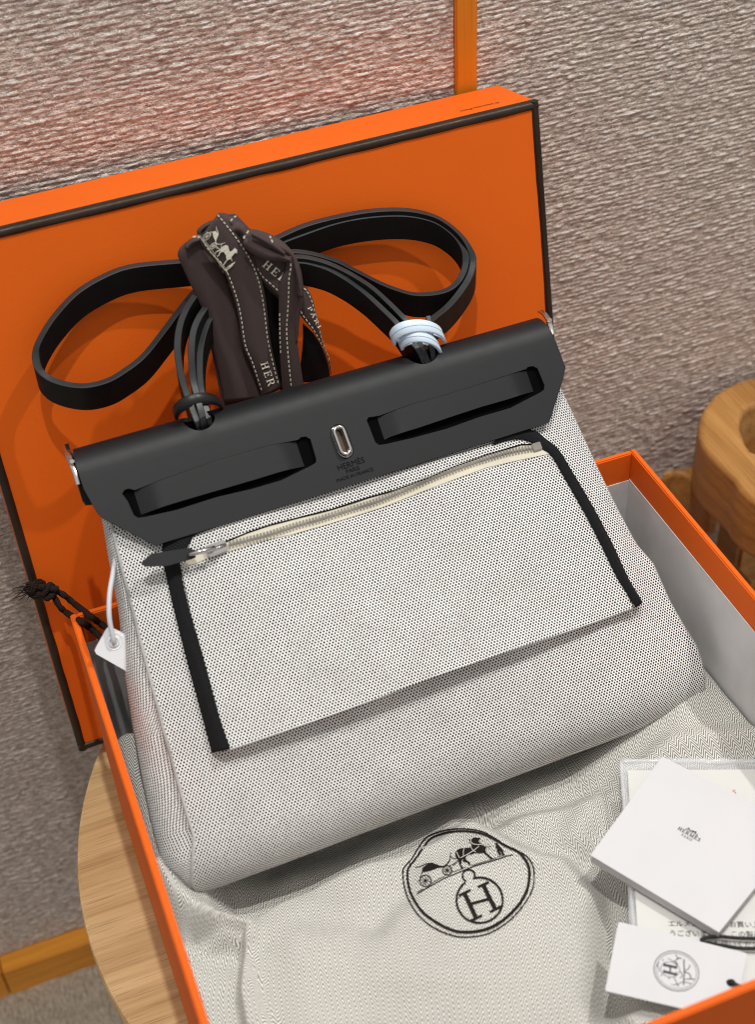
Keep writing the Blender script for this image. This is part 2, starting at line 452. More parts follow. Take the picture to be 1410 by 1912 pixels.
M['skirting'] = wood_mat('honey_wood', (0.60, 0.22, 0.022), (0.88, 0.38, 0.05), 'X', .6, .35, .1)
M['strip'] = wood_mat('honey_strip', (0.66, 0.19, 0.010), (0.78, 0.26, 0.016), 'Z', .5, .4, .1)

def tweed_mat():
    m, nt, b, nd, lk = new_mat('chenille_wall_cloth')
    v = coords(nt, 'Object', (1, 1, 1)); vs = coords(nt, 'Object', (.32, 1, 1)); vt = coords(nt, 'Object', (1.6, 1, .8))
    a = noise_(nt, vs, 700, 4, .75); c_ = noise_(nt, v, 30, 3); d = noise_(nt, vt, 900, 2)
    base = mixc(nt, maprange(nt, a, .40, .60), (0.29, 0.22, 0.178), (0.93, 0.81, 0.71))
    base = mixc(nt, math_(nt, 'MULTIPLY', maprange(nt, c_, .35, .65), .35), base, (0.46, 0.37, 0.31))
    at = nt.nodes.new('ShaderNodeAttribute'); at.attribute_name = 'tuft'
    base = mixc(nt, maprange(nt, at.outputs['Fac'], .0, 1.0), base, (0.88, 0.83, 0.79))  # tufts whitened, partly to stand for glints on the pile
    sp = maprange(nt, noise_(nt, vt, 520, 2, .6), .61, .68)
    base = mixc(nt, math_(nt, 'MULTIPLY', sp, .75), base, (0.95, 0.92, 0.88))  # near-white specks painted in as glints
    lk.new(base, b.inputs['Base Color']); b.inputs['Roughness'].default_value = .55
    b.inputs['Sheen Weight'].default_value = .35; b.inputs['Specular IOR Level'].default_value = .5
    bump(nt, math_(nt, 'ADD', a, d), 1.0, .0010, b)
    return m
M['tweed'] = tweed_mat()
def carpet_mat():
    m, nt, b, nd, lk = new_mat('loop_carpet')
    v = coords(nt, 'Object', (1, .35, 1))
    a = noise_(nt, v, 420, 4, .7); c_ = noise_(nt, v, 40, 3)
    base = mixc(nt, maprange(nt, a, .35, .65), (0.30, 0.25, 0.18), (0.70, 0.62, 0.50))
    base = mixc(nt, math_(nt, 'MULTIPLY', c_, .4), base, (0.30, 0.24, 0.18))
    lk.new(base, b.inputs['Base Color']); b.inputs['Roughness'].default_value = .95
    bump(nt, a, 1.0, .003, b)
    return m
M['carpet'] = carpet_mat()
def plastic_mat():
    m, nt, b, nd, lk = new_mat('clear_plastic_film')
    b.inputs['Base Color'].default_value = (.9, .92, .94, 1); b.inputs['Roughness'].default_value = .12
    b.inputs['Alpha'].default_value = .28; b.inputs['Specular IOR Level'].default_value = 1.0
    v = coords(nt); bump(nt, noise_(nt, v, 90, 3), .5, .002, b)
    return m
M['plastic'] = plastic_mat()

# ------------------------------------------------------------------ lettering
FONT = {  # slab letters, unit height; strokes as (x0,y0,x1,y1,width)
 'H': (.95, [(.2, 0, .2, 1, .17), (.75, 0, .75, 1, .17), (.2, .5, .75, .5, .09), (.02, .04, .38, .04, .08), (.02, .96, .38, .96, .08), (.57, .04, .93, .04, .08), (.57, .96, .93, .96, .08)]),
 'E': (.8, [(.2, 0, .2, 1, .17), (.02, .04, .74, .04, .08), (.02, .96, .72, .96, .08), (.2, .5, .55, .5, .08), (.74, 0, .74, .27, .08), (.72, .75, .72, 1, .08), (.55, .36, .55, .64, .07)]),
 'R': (.9, [(.2, 0, .2, 1, .17), (.02, .04, .38, .04, .08), (.02, .96, .55, .96, .08), (.55, .96, .68, .85, .12), (.68, .85, .68, .62, .15), (.68, .62, .55, .5, .12), (.55, .5, .2, .5, .08), (.45, .5, .78, .04, .16), (.68, .04, .9, .04, .08)]),
 'M': (1.1, [(.18, 0, .18, 1, .1), (.92, 0, .92, 1, .17), (.18, 1, .55, .12, .17), (.55, .12, .92, 1, .1), (.02, .04, .34, .04, .08), (.74, .04, 1.08, .04, .08), (.02, .96, .2, .96, .08), (.9, .96, 1.08, .96, .08)]),
 'S': (.7, [(.6, .72, .6, .98, .07), (.55, .88, .4, .96, .1), (.4, .96, .2, .93, .1), (.2, .93, .12, .76, .14), (.12, .76, .28, .58, .15), (.28, .58, .5, .44, .16), (.5, .44, .62, .26, .15), (.62, .26, .52, .08, .13), (.52, .08, .3, .04, .1), (.3, .04, .14, .14, .1), (.1, 0, .1, .28, .07)]),
 'P': (.78, [(.2, 0, .2, 1, .17), (.02, .04, .38, .04, .08), (.02, .96, .52, .96, .08), (.52, .96, .68, .84, .12), (.68, .84, .68, .6, .15), (.68, .6, .52, .47, .12), (.52, .47, .2, .47, .08)]),
 'A': (.95, [(.46, 1, .14, .04, .08), (.46, 1, .80, .04, .17), (.24, .33, .66, .33, .08), (.0, .04, .28, .04, .08), (.64, .04, .95, .04, .08)]),
 'I': (.42, [(.2, 0, .2, 1, .17), (.02, .04, .38, .04, .08), (.02, .96, .38, .96, .08)]),
}
FONT['È'] = (.8, FONT['E'][1] + [(.28, 1.26, .5, 1.1, .1)])
def lettering(text, fn, x0=0.0, y0=0.0, size=1.0, gap=.16):
    """slab lettering in drawing coordinates, y up; returns mesh pieces, each letter's strokes"""
    out, x = [], x0
    for ch in text:
        if ch == ' ': x += size * .5; continue
        wd, st = FONT[ch]
        for (a, b, c, d, w) in st:
            out.append(stroke_vf([(x + a * size, y0 + b * size), (x + c * size, y0 + d * size)], w * size, fn))
        x += (wd + gap) * size
    return out, x - gap * size
def text_width(text, size, gap=.16): return sum(FONT[c][0] + gap for c in text) * size - gap * size
def font_vf(body, fn, size, align='CENTER', res=3):
    cu = bpy.data.curves.new('lettering', 'FONT'); cu.body = body; cu.size = size; cu.align_x = align; cu.resolution_u = res
    o = bpy.data.objects.new('lettering', cu); COL.objects.link(o)
    bpy.context.view_layer.update()
    me = bpy.data.meshes.new_from_object(o.evaluated_get(bpy.context.evaluated_depsgraph_get()))
    V = [fn(v.co.x, v.co.y) for v in me.vertices]; F = [tuple(p.vertices) for p in me.polygons]
    bpy.data.objects.remove(o); bpy.data.curves.remove(cu); bpy.data.meshes.remove(me)
    return V, F

# drawing of the carriage, horse and groom (coordinates of its own, y down)
def circle(c, r, n=28, ry=None): return [(c[0] + r * math.cos(2 * math.pi * k / n), c[1] + (ry or r) * math.sin(2 * math.pi * k / n)) for k in range(n)]
CAR_BODY = [(205,570),(235,545),(270,520),(320,500),(365,512),(400,530),(440,542),(500,540),(470,560),(400,568),(350,590),(290,610),(220,622),(200,605)]
HORSE = [(640,360),(660,335),(700,315),(760,308),(820,305),(845,295),(855,260),(835,235),(815,200),(835,190),(850,205),(860,180),(900,168),(940,175),(965,175),(965,195),(940,200),(945,225),(975,250),(985,270),(1020,285),(1045,300),(1035,330),(1040,370),(1080,400),(1110,430),(1145,450),(1110,458),(1060,415),(1010,370),(950,378),(900,368),(870,385),(800,395),(780,420),(770,455),(800,480),(825,490),(838,532),(818,535),(800,500),(735,480),(745,440),(720,470),(715,530),(745,575),(720,580),(685,510),(680,465),(650,430),(637,395)]
GROOM = [(1155,240),(1195,245),(1200,270),(1240,300),(1265,340),(1285,400),(1265,405),(1240,365),(1215,340),(1240,400),(1220,405),(1190,360),(1185,320),(1165,300),(1170,270)]
def carriage(fn, detail=True, k=1.0, ground=True):
    out = [blob_vf(CAR_BODY, fn), blob_vf(HORSE, fn), blob_vf(GROOM, fn)]
    S = lambda p, w, c=False: out.append(stroke_vf(p, w * k, fn, c))
    S([(112,560),(175,550),(240,518),(300,505)], 9); S([(490,545),(530,515),(560,480),(570,430),(575,385),(585,365)], [16,16,14,11,9,6][0] if False else 12)
    S([(200,600),(205,630),(185,650),(180,700)], 9)
    for c, r in (((245,738), 76), ((530,600), 62)):
        S(circle(c, r), 11, True); out.append(blob_vf(circle(c, 17, 10), fn))
        if detail:
            for q in range(10):
                a = q * math.pi / 5 + .2; S([c, (c[0] + r * math.cos(a), c[1] + r * math.sin(a))], 6)
    S([(560,545),(640,500),(700,455)], 8); S([(575,420),(600,440),(640,448),(665,440)], 8); S([(1030,285),(1060,295),(1110,285)], 7)
    S([(130,750),(160,735)], 6); S([(600,540),(640,520),(650,490)], 7)
    if ground:
        S([(130,910),(300,812),(480,712),(640,645),(800,580),(900,540),(1050,497),(1200,452),(1320,412),(1400,398)], 12)
        S([(145,880),(215,845)], 7); S([(320,775),(420,715),(500,675)], 7); S([(600,625),(700,590),(780,552)], 7); S([(850,540),(1000,490),(1180,434)], 7); S([(1190,425),(1300,398)], 7)
    return out
def carriage_harness(fn, k=1.0):
    out = []
    S = lambda p, w: out.append(stroke_vf(p, w * k, fn))
    S([(655,365),(672,405),(690,440)], 8); S([(755,312),(742,360),(745,415)], 7); S([(840,195),(845,235),(875,262),(940,270),(980,265)], 8)
    S([(700,445),(800,395),(880,345),(950,290)], 7); S([(840,300),(870,345),(905,365)], 7)
    return out

# ================================================================== THE SETTING
WALL_Y = 0.405
def fbm2(nx, ny, cells, seed):
    """tileless value noise sampled on an nx x ny grid, `cells` = (cx, cy) lattice cells"""
    r = np.random.RandomState(seed); cx, cy = cells
    g = r.rand(int(cy) + 3, int(cx) + 3)
    X = np.linspace(0, cx, nx); Y = np.linspace(0, cy, ny)
    xi = X.astype(int); yi = Y.astype(int); fx = X - xi; fy = Y - yi
    fx = fx * fx * (3 - 2 * fx); fy = fy * fy * (3 - 2 * fy)
    a = g[np.ix_(yi, xi)]; b = g[np.ix_(yi, xi + 1)]; c = g[np.ix_(yi + 1, xi)]; d = g[np.ix_(yi + 1, xi + 1)]
    return (a * (1 - fx) + b * fx) * (1 - fy)[:, None] + (c * (1 - fx) + d * fx) * fy[:, None]
def grid_mesh(name, X, Y, Z, mat, attr=None, parent=None, uv=None):
    ny, nx = X.shape
    me = bpy.data.meshes.new(name)
    me.vertices.add(nx * ny); me.vertices.foreach_set('co', np.stack([X, Y, Z], 2).astype(np.float32).ravel())
    i = np.arange((nx - 1) * (ny - 1)); r = i // (nx - 1); c = i % (nx - 1); a = r * nx + c
    F = np.stack([a, a + 1, a + nx + 1, a + nx], 1).astype(np.int32)
    me.loops.add(F.size); me.loops.foreach_set('vertex_index', F.ravel())
    me.polygons.add(len(F)); me.polygons.foreach_set('loop_start', np.arange(0, F.size, 4, dtype=np.int32))
    me.polygons.foreach_set('loop_total', np.full(len(F), 4, dtype=np.int32))
    me.update(calc_edges=True); me.polygons.foreach_set('use_smooth', np.ones(len(F), dtype=bool))
    if attr is not None:
        at = me.attributes.new('tuft', 'FLOAT', 'POINT'); at.data.foreach_set('value', attr.astype(np.float32).ravel())
    if uv is not None:
        ul = me.uv_layers.new(name='UVMap'); ul.data.foreach_set('uv', uv.reshape(-1, 2)[F.ravel()].astype(np.float32).ravel())
    me.materials.append(mat); me.validate(); o = bpy.data.objects.new(name, me); COL.objects.link(o)
    if parent: o.parent = parent
    return o
def tweed(name, x0, x1, z0, z1, seed, parent):
    """ribbed chenille cloth: every weft row is a raised, lumpy ridge"""
    pitch = 0.0036; rows = int((z1 - z0) / pitch); per = 5
    ny = rows * per + 1; nx = int((x1 - x0) / 0.0022)
    x = np.linspace(x0, x1, nx); z = np.linspace(z0, z1, ny)
    X, Z = np.meshgrid(x, z)
    wave = (fbm2(nx, ny, ((x1 - x0) / .05, (z1 - z0) / .02), seed) - .5) * .0014
    ph = (Z + wave - z0) / pitch
    ridge = np.abs(np.sin(np.pi * ph)) ** .7
    r = np.random.RandomState(seed + 1)
    L = fbm2(nx, rows + 2, ((x1 - x0) / .007, rows + 1), seed + 2)          # strength along each row
    row = np.clip(ph.astype(int), 0, rows + 1)
    lump = L[row, np.arange(nx)[None, :].repeat(ny, 0)]
    fine = fbm2(nx, ny, ((x1 - x0) / .0045, (z1 - z0) / .0022), seed + 3)
    h = ridge * (.0003 + .0008 * lump ** 1.5) + fine * .0008
    L2 = fbm2(nx, rows + 2, ((x1 - x0) / .0045, rows + 1), seed + 5)[row, np.arange(nx)[None, :].repeat(ny, 0)]
    tuft = np.clip((L2 * ridge + fine * .35 - .88) * 5, 0, 1)
    h += tuft * .0005
    Yy = WALL_Y - h
    return grid_mesh(name, X, Yy, Z, M['tweed'], tuft, parent)
wall = thing('wall', None, None, (0, WALL_Y, 0)); wall['kind'] = 'structure'
SX0, SX1 = 0.1575, 0.1735
for k, (a, b, sd) in enumerate(((-0.62, SX0 - .0004, 11), (SX1 + .0004, 0.86, 29))):
    o = tweed('cloth_panel', a, b, -0.434, 0.62, sd, None); o.parent = wall
    o.data.transform(Matrix.Translation((0, -WALL_Y, 0)))
wp = box('wall_board', G0, -0.9, 1.1, WALL_Y + .003, WALL_Y + .02, -0.49, 0.75, M['board'], wall)
box('divider_strip', G0, SX0, SX1, WALL_Y - .0045, WALL_Y + .003, -0.436, 0.62, M['strip'], wall, bev=.0008)
FLOOR_Z = -0.479
sk = thing('skirting', None, None, (0, 0.395, -0.46)); sk['kind'] = 'structure'
for a, b in ((-0.90, -0.3475), (-0.3462, 0.30), (0.3013, 1.1)):
    box('skirting_board', G0, a, b, 0.385, WALL_Y + .002, FLOOR_Z - .01, -0.4355, M['skirting'], sk, bev=.0012)
nx, ny = 520, 420
x = np.linspace(-1.6, 1.6, nx); y = np.linspace(-1.6, 0.40, ny); X, Y = np.meshgrid(x, y)
Zf = FLOOR_Z + fbm2(nx, ny, (260, 200), 5) * .004 + fbm2(nx, ny, (30, 24), 6) * .003
tag(grid_mesh('floor', X, Y, Zf, M['carpet']), kind='structure')

# ------------------------------------------------------------------ round table
TC, TR = (0.034, 0.100), 0.280
tb = thing('round_table', 'round light oak side table the orange box tray stands on', 'table', (TC[0], TC[1], FLOOR_Z))
def lathe(name, prof, c, mat, parent, seg=160):
    V, F = [], []
    for r, z in prof:
        for k in range(seg):
            a = 2 * math.pi * k / seg; V.append((c[0] + r * math.cos(a), c[1] + r * math.sin(a), z))
    for i in range(len(prof) - 1):
        for k in range(seg):
            a = i * seg + k; b = i * seg + (k + 1) % seg; F.append((a, b, b + seg, a + seg))
    F.append(tuple(range(seg))[::-1]); F.append(tuple((len(prof) - 1) * seg + k for k in range(seg)))
    return mesh(name, V, F, mat, parent, smooth=True, angle=35)
lathe('tabletop', [(TR - .012, -.022), (TR - .004, -.021), (TR, -.016), (TR, -.003), (TR - .0008, -.0008), (TR - .003, 0)], TC, M['oak'], tb)
lathe('table_base', [(.215, FLOOR_Z + .002), (.222, -.30), (.245, -.05), (.250, -.0225)], TC, M['oak_side'], tb)

# ------------------------------------------------------------------ wooden chair to the right
def outline_on(fr, pts, off=0.0): return [fr.at(px, py, off) for px, py in pts]
ch = thing('wooden_chair', 'brown oak chair with rounded open armrest right of the box', 'chair', (0.40, 0.30, FLOOR_Z))
F5 = flat(0.05)
outer = outline_on(F5, [(1410,702),(1375,711),(1340,730),(1316,757),(1304,790),(1307,822),(1326,851),(1370,892),(1410,935)])
outer += [(0.40, 0.16), (0.47, 0.13), (0.57, 0.13), (0.60, 0.2), (0.60, 0.32), (0.56, 0.38)]
outer = [tuple(q) for q in spline(outer, 70, closed=True)]
inner = outline_on(F5, [(1410,757),(1388,772),(1382,795),(1394,822),(1410,843)]) + [(0.445, 0.235), (0.50, 0.19), (0.545, 0.21), (0.55, 0.30), (0.50, 0.345)]
inner = [tuple(q) for q in spline(inner, 44, closed=True)]
def rim_slab(name, outer, inner, z0, z1, r, mat, parent, uv=None):
    """slab with an opening and rounded arrises"""
    V, F = [], []
    def loops(poly, sgn):
        P = np.array(poly); n = len(P); A = 0.5 * sum(P[i][0] * P[(i + 1) % n][1] - P[(i + 1) % n][0] * P[i][1] for i in range(n))
        T = np.roll(P, -1, 0) - np.roll(P, 1, 0); T /= np.linalg.norm(T, axis=1)[:, None]
        Nn = np.stack([T[:, 1], -T[:, 0]], 1) * (1 if A > 0 else -1) * sgn
        L = []
        for q in range(6):
            a = q / 5 * math.pi / 2; L.append((P - Nn * r * (1 - math.sin(a)), z1 - r + r * math.cos(a)))
        for q in range(6):
            a = q / 5 * math.pi / 2; L.append((P - Nn * r * (1 - math.cos(a)), z0 + r - r * math.sin(a)))
        return L
    for poly, sgn in ((outer, 1), (inner, -1)):
        if poly is None: continue
        b = len(V); L = loops(poly, sgn); n = len(poly)
        for P, z in L: V += [(q[0], q[1], z) for q in P]
        for i in range(len(L) - 1):
            for k in range(n):
                a, c = b + i * n + k, b + i * n + (k + 1) % n; F.append((a, c, c + n, a + n) if sgn > 0 else (a, a + n, c + n, c))
        if sgn > 0: top_o = [tuple(q) for q in L[0][0]]; bot_o = [tuple(q) for q in L[-1][0]]
        else: top_i = [tuple(q) for q in L[0][0]]; bot_i = [tuple(q) for q in L[-1][0]]
    for o_, i_, z, flip in ((top_o, top_i if inner else None, z1, False), (bot_o, bot_i if inner else None, z0, True)):
        P, T, _ = triangulate(o_, [i_] if i_ else [], 1, fill=False); b = len(V)
        V += [(q[0], q[1], z) for q in P]; F += [tuple(b + i for i in (t if not flip else t[::-1])) for t in T]
    return mesh(name, V, F, mat, parent, smooth=True, angle=40)
rim_slab('armrest', outer, inner, -0.012, 0.05, .006, M['chair_oak'], ch)
low = outline_on(flat(-0.005), [(1320,846),(1291,855),(1262,859),(1244,866),(1235,877),(1241,879),(1256,872),(1276,871),(1300,884),(1330,915),(1352,905)])
low = [tuple(q) for q in spline(low, 30, closed=True)]
rim_slab('rail', low, None, -0.06, -0.0135, .005, M['chair_oak'], ch)
for q, w in (((0.43, 0.345), .02), ((0.56, 0.17), .02), ((0.36, 0.27), .016)):
    z1 = -0.0125 if q[0] > .4 else -0.0605
    box('leg', G0, q[0] - w, q[0] + w, q[1] - w, q[1] + w, FLOOR_Z + .003, z1, M['chair_oak'], ch, bev=.004)
seat = [tuple(q) for q in spline([(0.41, 0.14), (0.60, 0.14), (0.62, 0.33), (0.44, 0.335)], 40, closed=True)]

# ------------------------------------------------------------------ tray of the orange box
H, WX, DY, T_ = 0.1985, 0.200, 0.1915, 0.0042
tr = thing('box_tray', 'open orange box tray holding the handbag, with a pale grey lining', 'box', (0, 0, 0.0))
tr.location.z = 0.001
box('base_panel', G0, -WX, WX, -DY, DY, 0.001, 0.005, M['orange'], tr)
z0 = 0.0052
box('side_panel', G0, -WX, -WX + T_, -DY, DY, z0, H, M['orange'], tr, bev=.0008)
box('side_panel', G0, WX - T_, WX, -DY, DY, z0, H, M['orange'], tr, bev=.0008)
box('back_panel', G0, -WX + T_ + .0001, WX - T_ - .0001, DY - T_, DY, z0, H - .0002, M['orange'], tr, bev=.0008)
box('front_panel', G0, -WX + T_ + .0001, WX - T_ - .0001, -DY, -DY + T_, z0, H - .0002, M['orange'], tr, bev=.0008)
LZ = 0.1755; e = .0003; il = WX - T_ - e; iy = DY - T_ - e
box('lining', G0, -il, -il + .0006, -iy, iy, z0, LZ, M['board'], tr)
box('lining', G0, il - .0006, il, -iy, iy, z0, LZ, M['board'], tr)
box('lining', G0, -il + .0007, il - .0007, iy - .0006, iy, z0, LZ - .0008, M['board'], tr)
box('lining', G0, -il + .0007, il - .0007, -iy, -iy + .0006, z0, LZ - .0008, M['board'], tr)
box('lining', G0, -il + .001, il - .001, -iy + .001, iy - .001, z0, z0 + .0006, M['board'], tr)

# ------------------------------------------------------------------ lid leaning on the wall behind
LW, LH, LD = 0.4082, 0.391, 0.0605
ld = thing('shallow_box', 'large orange box lid with dark brown edging standing upright behind the bag', 'box lid', LID.w(LW / 2, 0, -LD / 2))
box('top_panel', LID, .0022, LW - .0022, .0022, LH - .0022, -.004, -.0006, M['orange'], ld)
for a0, a1, b0, b1 in ((0, LW, LH - .0035, LH), (0, LW, 0, .0035), (0, .0035, .0036, LH - .0036), (LW - .0035, LW, .0036, LH - .0036)):
    box('side_panel', LID, a0, a1, b0, b1, -LD, -.0042, M['orange'], ld, bev=.0006)
def edging(pa, pb, name='edging'):
    # soft roll of brown paper along one edge, slightly uneven
    n = 60; V, F = [], []
    A, B = Vector(pa), Vector(pb); D = (B - A)
    inx = 1 if A.x < LW / 2 and abs(D.x) < .01 else (-1 if abs(D.x) < .01 else 0)
    iny = 0 if inx else (-1 if A.y > LH / 2 else 1)
    w = .0050
    for i in range(n + 1):
        P = A + D * i / n; jit = (noise.noise(P * 60) * .00025)
        prof = [(-.0004, -.0062), (-.0007, -.0030), (-.0002, -.0004), (.0014, .0007), (.0035, .0009 + jit), (w - .0012 + jit, .0007), (w + jit * 2, -.0001), (w + jit * 2, -.0010)]
        for s, c in prof: V.append(LID.w(P.x + inx * s, P.y + iny * s, c))
    K = 8
    for i in range(n):
        for k in range(K - 1):
            a = i * K + k; F.append((a, a + 1, a + 1 + K, a + K))
    return mesh(name, V, F, M['piping'], ld, smooth=True)
edging((0, LH, 0), (LW, LH, 0)); edging((0, 0, 0), (LW, 0, 0)); edging((0, -.0004, 0), (0, LH + .0004, 0)); edging((LW, -.0004, 0), (LW, LH + .0004, 0))
TOPL = Frame(LID.w(0, LH, 0), LID.u, -LID.n)
def lidtop(x, y): return TOPL.w(LW - .020 - x, .020 - y, .0003)
o = mesh('printed_line', *font_vf('© Hermès-Paris', lambda x, y: lidtop(x, -y * 0 + y), .0045, 'LEFT'), M['ink_brown'], ld, smooth=False)

# ================================================================== THE HANDBAG
bag = thing('handbag', 'white and black dotted canvas handbag with smooth black leather flap, lying in the orange box', 'handbag', BAG.w(.17, 0, -.03))
def bagp(px, py, off=0.0): return BAG.at(px, py, off)
SILL = [bagp(*q) for q in ((355,1655),(362,1564),(346,1514),(308,1378),(265,1212),(226,1061),(206,975),(178,890),(150,800))]      # front left crease
SILR = [bagp(*q) for q in ((1352,1300),(1336,1262),(1314,1200),(1290,1163),(1265,1119),(1234,1049),(1201,1011),(1163,940),(1125,861),(1080,763),(1050,700),(1000,590))]
SLB = [bagp(px, py, -.04) for px, py in ((322,1641),(300,1610),(281,1541),(261,1444),(244,1347),(230,1262),(219,1146),(205,1072),(186,975),(160,890),(135,800))]
def lerp_at(tab, v):
    t = sorted(((b, a) for a, b in tab)); return float(np.interp(v, [q[0] for q in t], [q[1] for q in t]))
def thick(v): return float(np.interp(v, [0, .195, .235, .25], [.085, .048, .020, .014]))
def bulge(u, v):
    """how far the filled front of the bag stands out"""
    w = .34; s = min(1, max(0, (u + .0) / w)); t = min(1, max(0, v / .25))
    return .0045 * math.sin(math.pi * s) ** .6 * math.sin(math.pi * t) ** .8 - .001 + .0012 * math.sin(u * 31 + v * 12) * math.sin(v * 24 + 1) + .0011 * noise.noise(Vector((u * 22, v * 26, 4))) + .0005 * noise.noise(Vector((u * 60, v * 55, 9)))
RB = .032; VB = -.0105
def section(v, th=None):
    """one closed ring of the body; th (0..90 deg) runs round the bottom edge"""
    k = 0 if th is None else RB * (1 - math.sin(th)); vv = v if th is None else VB + RB - RB * math.cos(th)
    v0 = max(vv, 0); uL, uR, uB = lerp_at(SILL, v0), lerp_at(SILR, v0), lerp_at(SLB, v0)
    side = 0 if th is None else (1 - math.sin(th)) * .014
    uL += side * .5; uR -= side * .6; uB += side * .8
    t = thick(v0); R = []
    rc = .005
    n = 56
    for i in range(n + 1):
        s = i / n; u = uL + .0015 + (uR - uL - .0015 - rc) * s
        e_ = min(1, s * n / 3); f_ = min(1, (1 - s) * 7)
        c = (bulge(u, v0) - .0014 * (1 - e_) ** 1) - .006 * (1 - f_) ** 2.2
        R.append((u, vv, c - k))
    for i in range(1, 7):
        a = i / 6 * math.pi / 2; R.append((uR - rc + rc * math.sin(a), vv, -.007 - rc + rc * math.cos(a) - k))
    for i in range(1, 8):
        s = i / 8; R.append((uR + .003 * math.sin(math.pi * s) - .004 * s, vv, -.012 - k + (-t + .02 + 2 * k) * s))
    for i in range(7):
        a = i / 6 * math.pi / 2; R.append((uR - .004 - rc + rc * math.cos(a), vv, -t + rc - rc * math.sin(a) + k))
    for i in range(1, 12):
        s = i / 12; R.append((uR - .009 + (uB + .014 - uR + .009) * s, vv, -t + k))
    for i in range(7):
        a = i / 6 * math.pi / 2; R.append((uB + .012 - .008 * math.sin(a), vv, -t + .008 - .008 * math.cos(a) + k))
    R.append((uB + .001, vv, -t + .016 - k * .3))
    D = min(.024, t * .55)                                     # left gusset: turns softly away behind the seam
    for i in range(12, 0, -1):
        a = i / 12 * math.pi / 2; R.append((uL - (uL - uB) * math.sin(a), vv, -.0045 - (D - .0045) * (1 - math.cos(a)) - k))
    R.append((uL - .0006, vv, -.0036 - k)); R.append((uL + .0004, vv, -.0022 - k))
    return R
rings = [section(0, th) for th in np.linspace(.15, math.pi / 2, 8)][:-1] + [section(v) for v in np.linspace(VB + RB, .243, 46)]
V, F, UVs = [], [], []; K = len(rings[0])
ref = section(.12); acc = [0]
for a, b in zip(ref[:-1], ref[1:]): acc.append(acc[-1] + math.dist(a, b))
vprev = None; vacc = 0
for j, R in enumerate(rings):
    if j:
        vacc += math.dist(R[28], rings[j - 1][28])
    ac = [R[0][0]]
    for a, b in zip(R[:-1], R[1:]): ac.append(ac[-1] + math.dist(a, b))
    for i, q in enumerate(R):
        V.append(BAG.w(*q)); UVs.append((ac[i], vacc))
for j in range(len(rings) - 1):
    for i in range(K):
        a, b = j * K + i, j * K + (i + 1) % K
        if i == K - 1: continue
        F.append((a, b, b + K, a + K))
# last strip of the ring (seam) with its own vertices
for j in range(len(rings)):
    V.append(V[j * K]); UVs.append((UVs[j * K + K - 1][0] + .002, UVs[j * K][1]))
b0 = len(rings) * K
for j in range(len(rings) - 1): F.append((j * K + K - 1, b0 + j, b0 + j + 1, (j + 1) * K + K - 1))
F.append(tuple(range(K))[::-1])
body = mesh('body', V, F, M['canvas'], bag, uvs=UVs)
F2 = [tuple(b0 - K + i for i in range(K))]
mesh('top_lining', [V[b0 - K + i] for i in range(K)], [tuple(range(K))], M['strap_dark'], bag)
# seam piping down the front left edge and its row of stitches
seam = [V[j * K] - BAG.n * .0006 - BAG.u * .0009 for j in range(len(rings))]
tube('seam', seam, .0011, M['canvas_plain'], bag, seg=6)

# ---- pocket on the front
def canvas_n(u, v): return bulge(u, v)
POCK = [(352,1024),(338,1056),(358,1149),(382,1235),(404,1320),(424,1400),(615,1335),(804,1264),(969,1208),(1110,1161),(1181,1135),(1155,1079),(1130,1026),(1104,975),(1079,926),(1053,878),(1035,847),(1020,830),(1010,820),(977,812),(846,850),(650,905),(450,965),(361,1001)]
pk = [bagp(px, py, .006) for px, py in POCK]
vb = [min(b for a, b in pk), max(b for a, b in pk)]
def pocket_off(u, v):
    s = min(1, max(0, (v - vb[0]) / (vb[1] - vb[0])))
    su = min(1, max(0, (u - .02) / .28))
    return bulge(u, v) + .0022 + .0125 * (1 - s) ** 1.6 * (math.sin(math.pi * (.12 + .76 * su))) ** .8 + .0010 * math.sin(u * 44 + v * 20) * s
def surf(fn, lift=0.0):
    def g(u, v):
        e_ = 5e-4; c = fn(u, v); P = BAG.w(u, v, c)
        du = BAG.w(u + e_, v, fn(u + e_, v)) - P; dv = BAG.w(u, v + e_, fn(u, v + e_)) - P
        nn = du.cross(dv).normalized(); return P + nn * lift, nn
    return g
pocket = sheet('pocket', pk, [], surf(pocket_off), .0016, M['canvas'], bag, step=.006, uv=lambda u, v: (u * 1.0 + .0007, v * 1.0 + .0003), bot=lambda u, v: BAG.w(u, v, bulge(u, v) + .0004))
